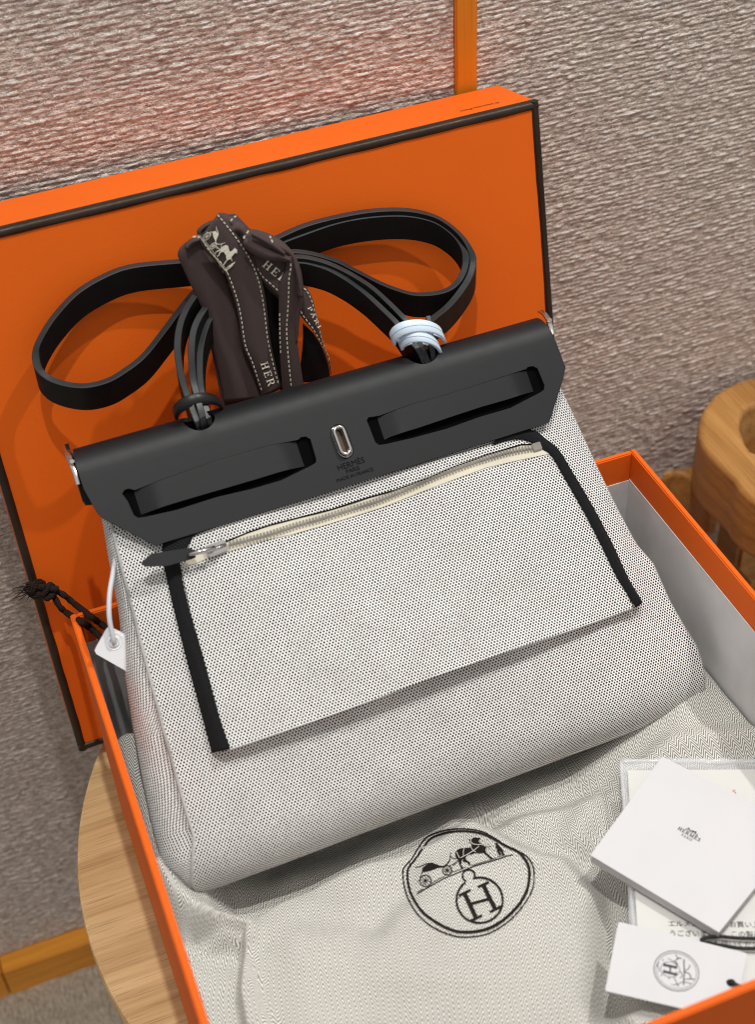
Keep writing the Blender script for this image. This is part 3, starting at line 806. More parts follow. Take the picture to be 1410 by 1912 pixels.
# tapes binding both sides
def tape(name, outer, inner, lift, label=None):
    O = spline([bagp(px, py, .01) for px, py in outer], 60); I = spline([bagp(px, py, .01) for px, py in inner], 60)
    V, F, UV = [], [], []; m = 8
    L = 0
    for i in range(60):
        if i: L += float(np.linalg.norm((O[i] + I[i] - O[i - 1] - I[i - 1]) / 2))
        for j in range(m + 1):
            s = j / m; q = O[i] * (1 - s) + I[i] * s
            j_ = noise.noise(Vector((i * .8, j * 3.1, 2))) * .0003
            c = max(pocket_off(*q) * 1.0, bulge(*q)) + lift + .0006 * math.sin(math.pi * s) + j_
            if s < .5: c = c - (.5 - s) * 2 * (pocket_off(*q) - bulge(*q)) * .75
            V.append(BAG.w(q[0] + (j_ if j in (0, m) else 0), q[1], c)); UV.append((s * .011, L))
    for i in range(59):
        for j in range(m):
            a = i * (m + 1) + j; F.append((a, a + m + 1, a + m + 2, a + 1))
    top = len(V)
    V += [v - BAG.n * .0013 for v in V[:top]]; UV += UV[:top]; F += [tuple(x + top for x in f[::-1]) for f in F]
    for i in range(59):
        for a in (i * (m + 1), i * (m + 1) + m): F.append((a, a + m + 1, a + m + 1 + top, a + top))
    for j in range(m):
        for a in (j, 59 * (m + 1) + j): F.append((a, a + 1, a + 1 + top, a + top))
    o = mesh(name, V, F, M['tape'], bag, uvs=UV)
    o.data.update(); bmx = bmesh.new(); bmx.from_mesh(o.data); bmesh.ops.recalc_face_normals(bmx, faces=bmx.faces); bmx.to_mesh(o.data); bmx.free()
    return o
tape('side_tape', [(308,1000),(305,1030),(311,1067),(330,1149),(352,1235),(375,1320),(398,1406)], [(372,985),(352,1018),(338,1056),(358,1149),(382,1235),(404,1320),(429,1397)], .0012)
tape('side_tape', [(940,798),(985,797),(1006,801),(1029,818),(1052,838),(1075,875),(1100,918),(1131,974),(1157,1025),(1183,1079),(1209,1121)], [(925,828),(951,820),(977,817),(998,823),(1015,834),(1035,848),(1053,878),(1079,926),(1105,975),(1131,1026),(1156,1079),(1190,1133)], .0012)
# ---- zip
ZU = [(420,1012),(463,994),(505,980),(550,968),(621,950),(692,927),(745,912),(800,892),(846,872),(911,848),(976,829),(1010,827)]
ZL = [(339,1059),(369,1050),(403,1035),(441,1025),(484,1011),(550,996),(620,976),(715,946),(813,908),(911,872),(975,857),(1032,845)]
zp = [bagp(px, py, .008) for px, py in ZU] + [bagp(*q, .008) for q in ((1024,834),)] + [bagp(px, py, .008) for px, py in ZL[::-1]] + [bagp(*q, .008) for q in ((352,1042),(390,1026))]
zipper = sheet('zip_tape', zp, [], surf(pocket_off, .0006), .0007, M['cream'], bag, step=.006)
ztr = [(427,1017),(463,1008),(505,997),(550,982),(600,968),(656,950),(701,936),(763,920),(813,890),(878,866),(944,845.5),(1002,834)]
ztr[7] = (757, 914); 
zt = spline([bagp(px, py, .009) for px, py in ztr], 196)
parts = []
zs = surf(pocket_off, .0011)
for i in range(len(zt) - 1):
    a, b = zt[i], zt[i + 1]; t = (b - a) / np.linalg.norm(b - a); nn = np.array([-t[1], t[0]])
    c = (a + b) / 2; P, N_ = zs(*c)
    side = 1 if i % 2 else -1
    fr = Frame(P, BAG.u * t[0] + BAG.v * t[1], BAG.u * nn[0] + BAG.v * nn[1])
    parts.append(box_vf(fr, -.00042, .00042, (-.0005 if side > 0 else -.0022), (.0022 if side > 0 else .0005), -.0003, .0007))
zth = joined('zip_teeth', parts, M['teeth'], bag); zth['kind'] = 'stuff'
# lower stop
P0, _ = zs(*bagp(1006, 832, .009)); fr = Frame(P0, BAG.u * .96 + BAG.v * .0, BAG.v)
box('zip_stop', fr, -.0032, .0032, -.0026, .0026, -.0003, .0012, M['teeth'], bag, bev=.0004)
cut = [surf(pocket_off, .0009)(*bagp(px, py, .008))[0] for px, py in ZU]
tube('pocket_edge', cut, .00045, M['strap_dark'], bag, seg=6)
# slider with its pull
A_, B_ = Vector((*bagp(385, 1031, .010), 0)), Vector((*bagp(427, 1015, .010), 0))
d_ = (B_ - A_).normalized(); P0, _ = zs(*((A_ + B_) / 2).xy); fr = Frame(P0, BAG.u * d_.x + BAG.v * d_.y, -BAG.u * d_.y + BAG.v * d_.x)
sl = box('zip_slider', fr, -.0068, .0062, -.0036, .0036, .0001, .0032, M['metal'], bag, bev=.0009)
mesh('bridge', *box_vf(fr, -.0052, .0058, -.0011, .0011, .0036, .0050, .0005), M['metal'], sl, smooth=True)
pa, pb = bagp(352, 1037, .013), bagp(400, 1024, .013)
lk_ = [BAG.w(pa[0], pa[1], .0165), BAG.w(pa[0] * .55 + pb[0] * .45, pa[1] * .55 + pb[1] * .45, .0172), BAG.w(pb[0], pb[1], .0160)]
tube('zip_link', lk_, [.0013, .0016, .0017], M['metal'], bag, seg=8)
pull = [bagp(px, py, .016) for px, py in ((263,1051),(282,1034),(318,1028),(356,1022),(366,1030),(366,1040),(352,1045),(314,1056),(271,1058))]
sheet('zip_pull', pull, [], lambda u, v: (BAG.w(u, v, .0152 + .002 * math.sin(u * 60)), BAG.n), .0022, M['leather'], bag, step=.004)

# ---- leather flap, rolled over the top of the bag
FN = .0075; FR_ = .0170
VT = bagp(560, 711, FN)[1]                       # horizon of the roll
V0 = VT - FR_ * .985
def unroll(u, v):
    """seen position -> position on the flap before it is rolled"""
    if v <= V0: return u, v
    return u, V0 + FR_ * math.asin(min(1, (v - V0) / FR_))
def sag(u, s):
    return .0003 * math.sin(u * 11) * math.sin(min(s, V0) * 18)
def flap_at(u, s, lift=0.0):
    if s <= V0: c = FN + sag(u, s); return BAG.w(u, s, c + lift), BAG.n
    a = (s - V0) / FR_; r = FR_ + lift
    return BAG.w(u, V0 + r * math.sin(a), FN + sag(u, V0) - FR_ + r * math.cos(a)), (BAG.v * math.sin(a) + BAG.n * math.cos(a))
def fp(px, py, off=FN): return unroll(*bagp(px, py, off))
u1 = bagp(133, 832, -.02)[0]; u2 = bagp(1012, 584, -.02)[0]
SB = V0 + FR_ * math.pi * .98
FL = [bagp(134, 850, FN - .01)[0], bagp(1017, 600, FN - .01)[0]]
flap_o = [fp(290,1018), fp(470,963), fp(650,907), fp(840,847), fp(1026,789), fp(1052,708), fp(1056,686), fp(1041,645), fp(1023,606)]
flap_o += [(u2 - .012, V0 + FR_ * 1.5), (u2 - .026, SB), (u1 + .0005, SB), (u1 - .0005, V0 + FR_ * 1.5)]
flap_o += [fp(140,862), fp(157,913), fp(181,956), fp(190,966)]
def cap(c, hu, hs, r, rot=0.0, n=8):
    q = []
    for k, (sx, sy) in enumerate(((1, 1), (-1, 1), (-1, -1), (1, -1))):
        for i in range(n):
            a = math.pi / 2 * (k + i / (n - 1)); q.append((sx * (hu - r) + r * math.cos(a), sy * (hs - r) + r * math.sin(a)))
    return [(c[0] + x * math.cos(rot) - y * math.sin(rot), c[1] + x * math.sin(rot) + y * math.cos(rot)) for x, y in q]
WIN1 = [(228,922),(232,915),(240,912),(252,915),(300,896),(405,859),(500,832),(557,821),(562,816),(572,815),(580,820),(591,858),(590,864),(580,870),(525,897),(470,913),(405,928),(330,952),(272,965),(258,967),(250,962),(238,935)]
WIN2 = [(685,785),(688,779),(697,778),(709,776),(770,754),(833,737),(900,716),(983,689),(986,685),(996,684),(1004,688),(1017,720),(1016,728),(1009,733),(953,762),(898,778),(833,801),(770,818),(722,829),(708,831),(701,826),(694,808)]
hl = fp(379, 803); hr = fp(803, 677)
HOLE1 = cap((hl[0] + .0005, hl[1] + .0125), .0098, .0125, .0098, .1); HOLE2 = cap((hr[0] - .0015, hr[1] + .0125), .0105, .0125, .0100, .16)
lk = fp(639, 824); LOCKH = cap(lk, .0052, .0112, .0051, .03)
holes = [[fp(*q) for q in WIN1], [fp(*q) for q in WIN2], HOLE1, HOLE2, LOCKH]
flap = sheet('flap', flap_o, holes, lambda u, s: flap_at(u, s), .0026, M['leather'], bag, step=.0042, angle=40)
# closing strap and lining seen through the openings, blackened to stand for shade
for w_ in (WIN1, WIN2):
    cen = np.mean([fp(*q) for q in w_], 0); P_ = [(cen[0] + (a - cen[0]) * 1.04, cen[1] + (b - cen[1]) * 1.15) for a, b in [fp(*q) for q in w_]]
    sheet('inner_strap', P_, [], lambda u, v: (BAG.w(u, v, .0046), BAG.n), .0008, M['strap_dark'], bag, step=.02)
def band(pts):
    P_ = [fp(*q) for q in pts]; ua, ub = min(p[0] for p in P_), max(p[0] for p in P_)
    def top(u, v):
        s = (u - ua) / (ub - ua); arch = min(1, math.sin(math.pi * min(1, max(0, s))) * 2.2)
        c = FN + sag(u, v) - .0052 + .0064 * arch + .0014 * math.sin(math.pi * s)
        return BAG.w(u, v, c), (BAG.n + BAG.u * (-(.5 - s) * .15 if 0.1 < s < .9 else (s - .5) * .8)).normalized()
    sheet('leather_band', P_, [], top, .0023, M['leather'], bag, step=.0045, angle=50)
band([(233,921),(252,916.5),(300,897.5),(405,860.5),(500,833.5),(557,822.5),(573,822),(586,862),(579,867),(525.5,881),(470,898),(419,913),(360,930),(313,944),(270,958),(252,963)])
band([(690,784),(709,777.5),(770,755.5),(833,738.5),(900,717.5),(983,690.5),(1000,690),(1012,722),(1006,727),(950,746),(898,761),(846,778),(780,800),(730,815),(712,823),(703,823)])
# stitched groove line above each band is left to the leather itself; turning lock
lkw, _ = flap_at(*lk)
FLK = Frame(lkw, BAG.u, BAG.v)
def ring_vf(fr, hu, hv, w, c0, c1, r=None, rot=0.03, n=9):
    r = r or hu; O = cap((0, 0), hu, hv, r, rot, n); I = cap((0, 0), hu - w, hv - w, max(.0004, r - w), rot, n); m = len(O); V, F = [], []
    c = w * .4
    Om = cap((0, 0), hu - c * .5, hv - c * .5, r - c * .5, rot, n); Im = cap((0, 0), hu - w + c * .5, hv - w + c * .5, max(.0004, r - w + c * .5), rot, n)
    for P, z in ((O, c0), (O, c1 - c), (Om, c1 - c * .3), ([((a[0] + b[0]) / 2, (a[1] + b[1]) / 2) for a, b in zip(O, I)], c1), (Im, c1 - c * .3), (I, c1 - c), (I, c0)):
        V += [fr.w(q[0], q[1], z) for q in P]
    for j in range(6):
        for i in range(m): F.append((j * m + i, j * m + (i + 1) % m, (j + 1) * m + (i + 1) % m, (j + 1) * m + i))
    return V, F
lock = mesh('turn_lock', *ring_vf(FLK, .0048, .0106, .0006, -.006, .0004), M['metal'], bag, smooth=True)
mesh('lock_ring', *ring_vf(Frame(FLK.w(-.0004, .0002, .0), FLK.u, FLK.v), .0042, .0099, .0021, -.001, .0042), M['metal'], lock, smooth=True)
mesh('lock_plate', *box_vf(FLK, -.0044, .0044, -.0098, .0098, -.0040, -.0030), M['lock_brown'], lock, smooth=False)
# stamped lettering
def stamp(px, py, text, size):
    c = fp(px, py)
    return font_vf(text, lambda x, y: flap_at(c[0] + x * math.cos(.02) - y * math.sin(.02), c[1] + y + x * .02, .0003)[0], size)
joined('stamped_lettering', [stamp(657, 871, 'HERMÈS', .0052), stamp(660, 880.5, 'PARIS', .0037), stamp(664, 889.5, 'MADE IN FRANCE', .0031)], M['stamp'], bag)
# ---- side fittings: metal hooks and the black side tabs
def side_fit(pix, off, width, thick):
    P_ = [Vector(q) for q in spline([tuple(BAG.p(px, py, o_)) for (px, py), o_ in zip(pix, off)], 26)]
    V, F = strap_vf(P_, BAG.u, width, thick, bev=.0004)
    o = mesh('side_fitting', V, F, M['metal'], bag, smooth=True, angle=50)
    c = P_[15] + BAG.u * width * .5; d = (P_[17] - P_[13]).normalized(); nn = BAG.u.cross(d).normalized()
    if nn.dot(BAG.n) < 0: nn = -nn
    V, F = [], []
    for r, h in ((.0021, thick * .3), (.0021, thick * .9), (.0015, thick * 1.25)):
        for k in range(14):
            a_ = 2 * math.pi * k / 14; V.append(c + BAG.u * r * math.cos(a_) + d * r * math.sin(a_) + nn * h)
    for j in range(2):
        for k in range(14): F.append((j * 14 + k, j * 14 + (k + 1) % 14, (j + 1) * 14 + (k + 1) % 14, (j + 1) * 14 + k))
    F.append(tuple(range(28, 42))); mesh('screw', V, F, M['metal'], o, smooth=True, angle=40)
side_fit([(117,834),(121,848),(129,868),(137,888),(142,906)], [-.020,-.012,-.006,-.004,-.004], .0042, .0022)
side_fit([(1004,583),(1012,588),(1019,598),(1024,611),(1027,626)], [-.018,-.012,-.008,-.005,-.003], .0036, .0016)
tabp = [BAG.at(px, py, -.022) for px, py in ((128,850),(140,846),(178,930),(172,942),(160,943),(154,935))]
sheet('side_tab', tabp, [], lambda u, v: (BAG.w(u, v, -.020), BAG.n), .004, M['leather'], bag, step=.006)
# inner wall of the flap roll, seen end-on at the left
for uu in (u1 + .0012, u2 - .014):
    P_ = [(V0 + (FR_ - .003) * math.sin(a), FN - FR_ + (FR_ - .003) * math.cos(a)) for a in np.linspace(0, math.pi, 14)] + [(V0 - .012, FN - 2 * FR_ + .003), (V0 - .012, FN - .004)]
    V = [BAG.w(uu, a, c) for a, c in P_] + [BAG.w(uu + .0015, a, c) for a, c in P_]; n = len(P_)
    mesh('end_piece', V, [tuple(range(n)), tuple(range(n, 2 * n))[::-1]] + [(i, (i + 1) % n, n + (i + 1) % n, n + i) for i in range(n)], M['strap_dark'], bag, smooth=False)

# ---- shoulder strap and handles: strips standing on edge, their top edges coloured paler as if lit
DN = Vector((0.0, 0.05, -1.0)).normalized()
def lp(px, py, off): return LID.p(px, py, off)
def lstrap(name, pts, offs, width=.0185, thick=.0042, n=90, ends=None, mat='strap'):
    if not hasattr(offs, '__len__'): offs = [offs] * len(pts)
    P_ = [lp(px, py, o_) for (px, py), o_ in zip(pts, offs)]
    if ends: P_ = P_ + ends
    S = spline([tuple(q) for q in P_], n)
    return strap(name, [Vector(q) for q in S], DN, width, thick, M[mat], bag)
hw1 = flap_at(hl[0] + .001, hl[1] + .008)[0] - BAG.n * .010; hw2 = flap_at(hr[0] - .001, hr[1] + .008)[0] - BAG.n * .010
lstrap('shoulder_strap', [(420,480),(385,481),(335,487),(248,496),(195,514),(142,546),(99,592),(73,634),(66,660),(71,685),(90,704),(124,716),(160,719),(199,710),(231,692),(267,664),(302,621),(332,581),(360,546),(400,505),(440,480)], [.022,.018,.014,.012,.012,.014,.017,.019,.020,.023,.026,.031,.035,.036,.036,.034,.032,.030,.030,.030,.030], .0190, .0047, 140)
lstrap('handle', [(430,500),(395,520),(360,556),(338,598),(331,644),(336,690),(349,735),(362,770),(373,797),(377,812)], [.036,.038,.042,.047,.053,.059,.066,.074,.080,.076], .0165, .0043, 70, None)
lstrap('handle', [(440,520),(405,550),(377,582),(361,617),(357,660),(360,705),(367,735),(376,770),(382,799),(384,812)], [.036,.040,.046,.052,.058,.063,.069,.077,.081,.076], .0165, .0043, 70, None)
lstrap('handle', [(450,540),(412,570),(388,600),(374,650),(373,704),(378,738),(387,768),(392,794),(392,808)], [.036,.040,.046,.052,.060,.066,.074,.080,.076], .0165, .0042, 70, None)
lstrap('shoulder_strap', [(440,475),(505,448),(566,421),(629,404),(692,393),(755,391),(803,400),(835,416),(863,441),(881,471),(883,494),(875,519),(856,548),(834,573),(808,594),(792,612),(786,640),(790,660)], [.020,.018,.014,.012,.012,.012,.013,.014,.016,.019,.022,.026,.032,.038,.047,.056,.068,.078], .0190, .0047, 140)
lstrap('shoulder_strap', [(440,490),(516,455),(570,434),(630,414),(692,403),(755,401),(803,410),(834,427),(856,448),(869,472),(868,499),(855,525),(834,541),(803,548),(771,548),(739,539),(707,526),(660,502),(628,486),(580,472),(538,469),(490,480)], [.020,.018,.014,.012,.012,.012,.013,.014,.016,.019,.022,.025,.027,.029,.031,.032,.032,.032,.031,.030,.029,.028], .0185, .0045, 150)
lstrap('handle', [(470,500),(545,479),(596,485),(643,504),(691,533),(723,561),(749,587),(764,604),(778,630),(790,655),(801,678)], [.036,.038,.041,.044,.048,.052,.057,.062,.070,.080,.086], .0180, .0043, 90)
lstrap('handle', [(470,512),(545,488),(596,495),(637,514),(682,546),(716,577),(742,603),(760,628),(784,655),(795,680)], [.036,.038,.042,.046,.050,.056,.062,.070,.080,.085], .0180, .0043, 90)
lstrap('handle', [(800,590),(803,612),(806,640),(809,660),(811,674)], [.066,.071,.079,.084,.086], .012, .0034, 30)
# keepers: thin leather rings round the bundles
AXK = Vector((0.08, -0.72, -0.69)).normalized()
def keeper(name, c, ax, ay, off, mat, width, thick, n=56, parent=bag, rot=0.0, back=.011):
    P_ = []
    for k in range(n):
        a = 2 * math.pi * k / n
        x, y = ax * math.cos(a), ay * math.sin(a)
        if y < 0: y *= -.75                                   # the back of the loop rises behind the front
        px = c[0] + x * math.cos(rot) + y * math.sin(rot); py = c[1] - (-x * math.sin(rot) + y * math.cos(rot))
        P_.append(lp(px, py, off + back * math.sin(a)))
    V, F = strap_vf(P_, AXK, width, thick, closed=True)
    return mesh(name, V, F, mat, parent, smooth=True, angle=50), P_
keeper('strap_keeper', (366, 757), 43, 22, .078, M['strap_mid'], .0062, .0022, rot=-.22)
kb1, pb1 = keeper('blue_keeper', (776, 622), 47, 25, .076, M['blue'], .0082, .0020, rot=-.03)
kb2, pb2 = keeper('blue_keeper', (780, 641), 37, 23, .079, M['blue'], .0078, .0020, rot=.20)
kb1['label'] = 'upper turn of the pale blue leather keeper'; kb2['label'] = 'lower turn of the pale blue leather keeper'
for kb, pts in ((kb1, pb1), (kb2, pb2)):
    parts = []; n = len(pts)
    for k in range(n):
        if not (n * .5 < k < n): continue
        pass
    cc = sum(pts, Vector()) / n
    for k in range(n):
        for f in (.25, .75):
            P_ = pts[k].lerp(pts[(k + 1) % n], f); T = (pts[(k + 1) % n] - pts[k]).normalized(); S = T.cross(AXK).normalized()
            if S.dot(P_ - cc) < 0: S = -S
            T2 = T if T.cross(-AXK).dot(S) > 0 else -T
            fr = Frame(P_ + S * .0010 + AXK * .0040, T2, -AXK)
            parts.append(box_vf(fr, -.0006, .0006, -.0002, .0002, -.0001, .0002))
    st = joined('stitching', parts, M['blue_stitch'], kb); st['kind'] = 'stuff'

# ================================================================== DUST BAG (herringbone cotton, printed)
Z10 = flat(0.10)
def xy(px, py, z=0.10): return flat(z).at(px, py)
FEAT = []   # (polyline, height, width): folds and creases of the cloth
def fold(pts, h, w, z=0.10): FEAT.append((np.array([xy(px, py, z) for px, py in pts]), h, w))
fold([(300,1640),(330,1680),(362,1702),(405,1716),(448,1720)], .013, .009)
fold([(410,1750),(415,1830),(425,1930)], .004, .013)
fold([(360,1740),(420,1722),(456,1722)], -.006, .004)
fold([(850,1500),(900,1540),(960,1580),(1050,1600),(1110,1660)], .007, .011)
fold([(905,1488),(960,1530),(1020,1562),(1100,1570)], -.006, .010)
fold([(760,1600),(742,1650),(700,1700)], -.004, .010)
fold([(1100,1600),(1135,1650),(1150,1720),(1140,1850)], -.010, .012)
fold([(1200,1900),(1232,1886),(1272,1876),(1310,1886),(1335,1910)], .020, .012, .11)
fold([(1100,1480),(1080,1540),(1120,1600)], .005, .010)
fold([(600,1760),(700,1800),(820,1830)], .003, .030)
fold([(520,1700),(560,1790),(570,1900)], .003, .016)
fold([(1180,1430),(1260,1400),(1410,1390)], .005, .010)
EDGE = sorted(xy(px, py, .092) for px, py in ((330,1742),(400,1728),(452,1722),(520,1672),(600,1628),(700,1594),(800,1562),(870,1535),(960,1512),(1060,1492),(1190,1452),(1320,1345)))
EX, EY = [q[0] for q in EDGE], [q[1] for q in EDGE]
CREASE = sorted(((q[1], q[0]) for q in (xy(px, py, .095) for px, py in ((460,1718),(453,1785),(449,1850),(460,1912),(505,2040),(560,2200)))))
CYL, CXL = [q[0] for q in CREASE], [q[1] for q in CREASE]
def seg_dist(X, Y, P):
    D = np.full(X.shape, 9.0)
    for (x0, y0), (x1, y1) in zip(P[:-1], P[1:]):
        dx, dy = x1 - x0, y1 - y0; L = dx * dx + dy * dy + 1e-12
        t = np.clip(((X - x0) * dx + (Y - y0) * dy) / L, 0, 1)
        D = np.minimum(D, np.hypot(X - x0 - t * dx, Y - y0 - t * dy))
    return D
def sm(x, a, b):
    t = np.clip((x - a) / (b - a), 0, 1); return t * t * (3 - 2 * t)
def cloth_z(X, Y):
    X = np.asarray(X, float); Y = np.asarray(Y, float)
    z = .079 + .021 * np.exp(-(((X + .03) / .12) ** 2 + ((Y + .075) / .085) ** 2))
    z += .028 * sm(X, .06, .17) * sm(Y, -.12, .02) * (1 - .35 * sm(Y, .05, .13))          # drawn up along the right wall
    z += .045 * (1 - sm(X, -.186, -.140)) * sm(Y, .0, .11) * (1 - sm(Y, .145, .178)) # drawn up in the back left corner
    z += .012 * (1 - sm(X, -.19, -.12)) * (1 - sm(Y, .0, .1))
    z -= .012 * sm(Y, .04, .07) * (1 - sm(Y, .15, .18)) * sm(X, -.15, -.12) * (1 - sm(X, .12, .16))    # pressed down below the bag
    s_ = Y - np.interp(X, EX, EY)
    z -= np.interp(X, [-.17, -.155, -.02, .08, .16], [0, .022, .018, .010, 0]) * sm(s_, -.003, .013)
    xl = np.interp(Y, CYL, CXL)
    z -= .013 * sm(xl - X, -.0015, .0035) * (1 - sm(xl - X, .012, .040)) * (1 - sm(Y, -.004, .010))
    for P, h, w in FEAT:
        d = seg_dist(X, Y, P); z = z + 1.3 * h * np.exp(-(d / w) ** 2)
    z += .0016 * np.sin(X * 47 + 3 * np.sin(Y * 31)) * np.sin(Y * 39 + 2 * np.sin(X * 25)) + .0007 * np.sin(X * 110 + Y * 60 + 2 * np.sin(Y * 80))
    # flat place where the papers lie
    fx, fy = xy(1285, 1690, .11); f = 1 - sm(np.hypot((X - fx) / .95, (Y - fy) / 1.35), .062, .085)
    z = z * (1 - f) + np.minimum(z, .1045) * f
    return z
nx = ny = 420; cx_ = .1935; cy_ = .1855
x = np.linspace(-cx_, cx_, nx); y = np.linspace(-cy_, cy_, ny); X, Y = np.meshgrid(x, y)
Zc = cloth_z(X, Y)
wr = (fbm2(nx, ny, (14, 14), 3) - .5) * .003 + (fbm2(nx, ny, (34, 30), 4) - .5) * .0012
Zc = Zc + wr * (1 - np.clip((Zc - .2), 0, 1))
edge = np.minimum(np.minimum(cx_ - np.abs(X), cy_ - np.abs(Y)) / .006, 1)
Zc = Zc - .006 * (1 - np.sqrt(np.clip(edge * (2 - edge), 0, 1)))
def zat(x_, y_):
    i = (x_ + cx_) / (2 * cx_) * (nx - 1); j = (y_ + cy_) / (2 * cy_) * (ny - 1)
    i = min(max(i, 0), nx - 1.001); j = min(max(j, 0), ny - 1.001); a, b = int(i), int(j); f, g = i - a, j - b
    return float(Zc[b, a] * (1 - f) * (1 - g) + Zc[b, a + 1] * f * (1 - g) + Zc[b + 1, a] * (1 - f) * g + Zc[b + 1, a + 1] * f * g)
# cloth coordinates measured along the surface, so that the weave follows the folds
gy, gx = np.gradient(Zc, y, x)
U_ = np.cumsum(np.sqrt(1 + gx ** 2) * (x[1] - x[0]), 1); V_ = np.cumsum(np.sqrt(1 + gy ** 2) * (y[1] - y[0]), 0)
U_ = U_ - U_[:, nx // 2][:, None] + .3; V_ = V_ - V_[ny // 2][None, :] + .3
dust = thing('dust_bag', 'beige herringbone cotton dust bag with brown carriage print, crumpled under the handbag', 'dust bag', (0, 0, .08))
o = grid_mesh('cloth', X, Y, Zc - .08, M['herring'], None, dust, np.stack([U_, V_], 2))
# the underside closes it
box('cloth_underside', G0, -cx_ + .002, cx_ - .002, -cy_ + .002, cy_ - .002, z0 + .001, .018, M['herring'], dust, bev=.004)
def on_cloth(px, py, lift=.0007):
    d = (ROT @ Vector(((px - CX) / FPX, -(py - CY) / FPX, -1.0))).normalized()
    t = (.15 - CAM.z) / d.z
    for _ in range(60):
        P = CAM + d * t; h = P.z - zat(P.x, P.y)
        t += max(-.004, min(.004, h * .8))
    P = CAM + d * t; return Vector((P.x, P.y, zat(P.x, P.y) + lift))
Z3 = lambda X_, Y_: on_cloth(700 + X_ / 3.525, 1500 + Y_ / 3.525)
Z8 = lambda X_, Y_: on_cloth(760 + X_ / 7.05, 1540 + Y_ / 7.05)
def dens(pts, step, closed=False): return [tuple(q) for q in resample(pts, step=step, closed=closed)]
OUT = [(185,455),(195,420),(240,370),(290,290),(340,225),(420,190),(500,172),(600,170),(700,185),(780,225),(850,270),(930,310),(1000,350),(1040,410),(1050,480),(1040,560),(1000,640),(930,730),(850,800),(740,860),(620,880),(520,872),(400,825),(300,750),(230,650),(195,550)]
INN = [(215,460),(225,420),(265,370),(310,305),(360,240),(430,205),(510,188),(600,185),(700,200),(780,235),(870,285),(950,325),(1000,390),(1018,450),(1010,540),(980,620),(920,700),(830,780),(730,830),(610,848),(510,835),(400,780),(310,710),(245,610),(220,530)]
parts = [stroke_vf(spline(OUT, 120, True), 8.5, Z3, True)]
wI = [16 + 4 * math.sin(2 * math.pi * (k / 120) - 2.4) for k in range(120)]
parts.append(stroke_vf(spline(INN, 120, True), wI, Z3, True))
ringp = [(690 + 152 * math.cos(a), 638 + 149 * math.sin(a)) for a in np.linspace(math.radians(-102), math.radians(232), 60)]
parts.append(stroke_vf(ringp, 13, Z3))
small = [(618 + 41 * math.cos(a), 476 + 39 * math.sin(a)) for a in np.linspace(math.radians(112), math.radians(398), 26)]
parts.append(stroke_vf(small, 11, Z3))
for p_, w_ in (([(590,592),(630,675),(668,757)], 27), ([(712,532),(752,617),(796,700)], 27), ([(632,662),(764,626)], 17), ([(555,607),(630,571)], 15), ([(678,552),(748,520)], 15), ([(635,772),(707,738)], 15), ([(758,716),(830,680)], 15),
               ([(557,600),(562,618)], 10), ([(745,515),(750,528)], 10), ([(636,762),(643,780)], 10), ([(822,674),(830,690)], 10)):
    parts.append(stroke_vf(dens(p_, 12), w_, Z3))
joined('printed_emblem', parts, M['ink_brown'], dust)
def dense_poly_fn(fn): return fn
joined('printed_carriage', carriage(lambda a, b: Z8(a, b)), M['ink_brown'], dust)
joined('printed_harness', carriage_harness(lambda a, b: on_cloth(760 + a / 7.05, 1540 + b / 7.05, .0011)), M['paper'], dust)
# draw cord of the dust bag, knotted over the edge of the lid
def cordpath(pts): return [Vector(q) for q in spline([tuple(p) for p in pts], 60)]
BK = Frame((0, .188, 0), (1, 0, 0), (0, 0, 1))
knot = lp(92, 1100, .010)
c1 = [lp(96,1100,.010), lp(118,1110,.012), lp(140,1128,.020), BK.p(163,1146,.004), BK.p(186,1163,.006), BK.p(204,1178,.018), BK.p(222,1205,.03)]
c2 = [lp(92,1103,.009), lp(103,1118,.012), lp(112,1133,.016), lp(126,1145,.022), BK.p(147,1158,.003), BK.p(168,1172,.006), BK.p(186,1188,.020), BK.p(206,1215,.03)]
def cord(name, pts, r, mat, parent, n=80):
    P_ = [Vector(q) for q in spline([tuple(p) for p in pts], n)]
    V, F = tube_vf(P_, [r * (1 + .10 * math.sin(i * 1.7)) for i in range(n)], 10)
    UV = [(k % 10 / 10 * 2 * math.pi * r, (k // 10) * .0012) for k in range(len(V))]
    return mesh(name, V, F, mat, parent, uvs=UV)
dc = cord('draw_cord', c1, .0021, M['cord'], dust); cord('draw_cord', c2, .0021, M['cord'], dust)
def knot_curve(c, R, r, turns, seed):
    P_ = []
    rr = random.Random(seed)
    ph = rr.random() * 6
    for k in range(turns * 16 + 1):
        t = k / 16 * 2 * math.pi
        P_.append(c + LID.u * (R * math.cos(t) * (1 + .18 * math.sin(1.5 * t + ph))) + LID.v * (R * .8 * math.sin(t) + R * .25 * math.cos(2.5 * t)) + LID.n * (R * .55 * math.sin(1.5 * t + 1)))
    return P_
cord('knot', knot_curve(lp(92, 1104, .012), .0042, .002, 3, 1), .0022, M['cord'], dust, 110)
cord('knot', knot_curve(lp(69, 1100, .011), .0046, .002, 3, 5), .0022, M['cord'], dust, 110)
fr_ = []
for k in range(16):
    a = lp(62 + random.uniform(-3, 4), 1098 + random.uniform(-6, 6), .011); ang = random.uniform(2.2, 4.0)
    L = random.uniform(.007, .014); e1 = a + LID.u * math.cos(ang) * L * .5 + LID.v * math.sin(ang) * L * .4 + LID.n * random.uniform(-.003, .003)
    e2 = a + LID.u * math.cos(ang + random.uniform(-.4, .4)) * L + LID.v * math.sin(ang) * L + LID.n * random.uniform(-.004, .004)
    fr_.append(tube_vf([a, e1, e2], [.0005, .0004, .0002], 5))
fq = joined('frayed_end', fr_, M['cord'], dust, smooth=True); fq['kind'] = 'stuff'

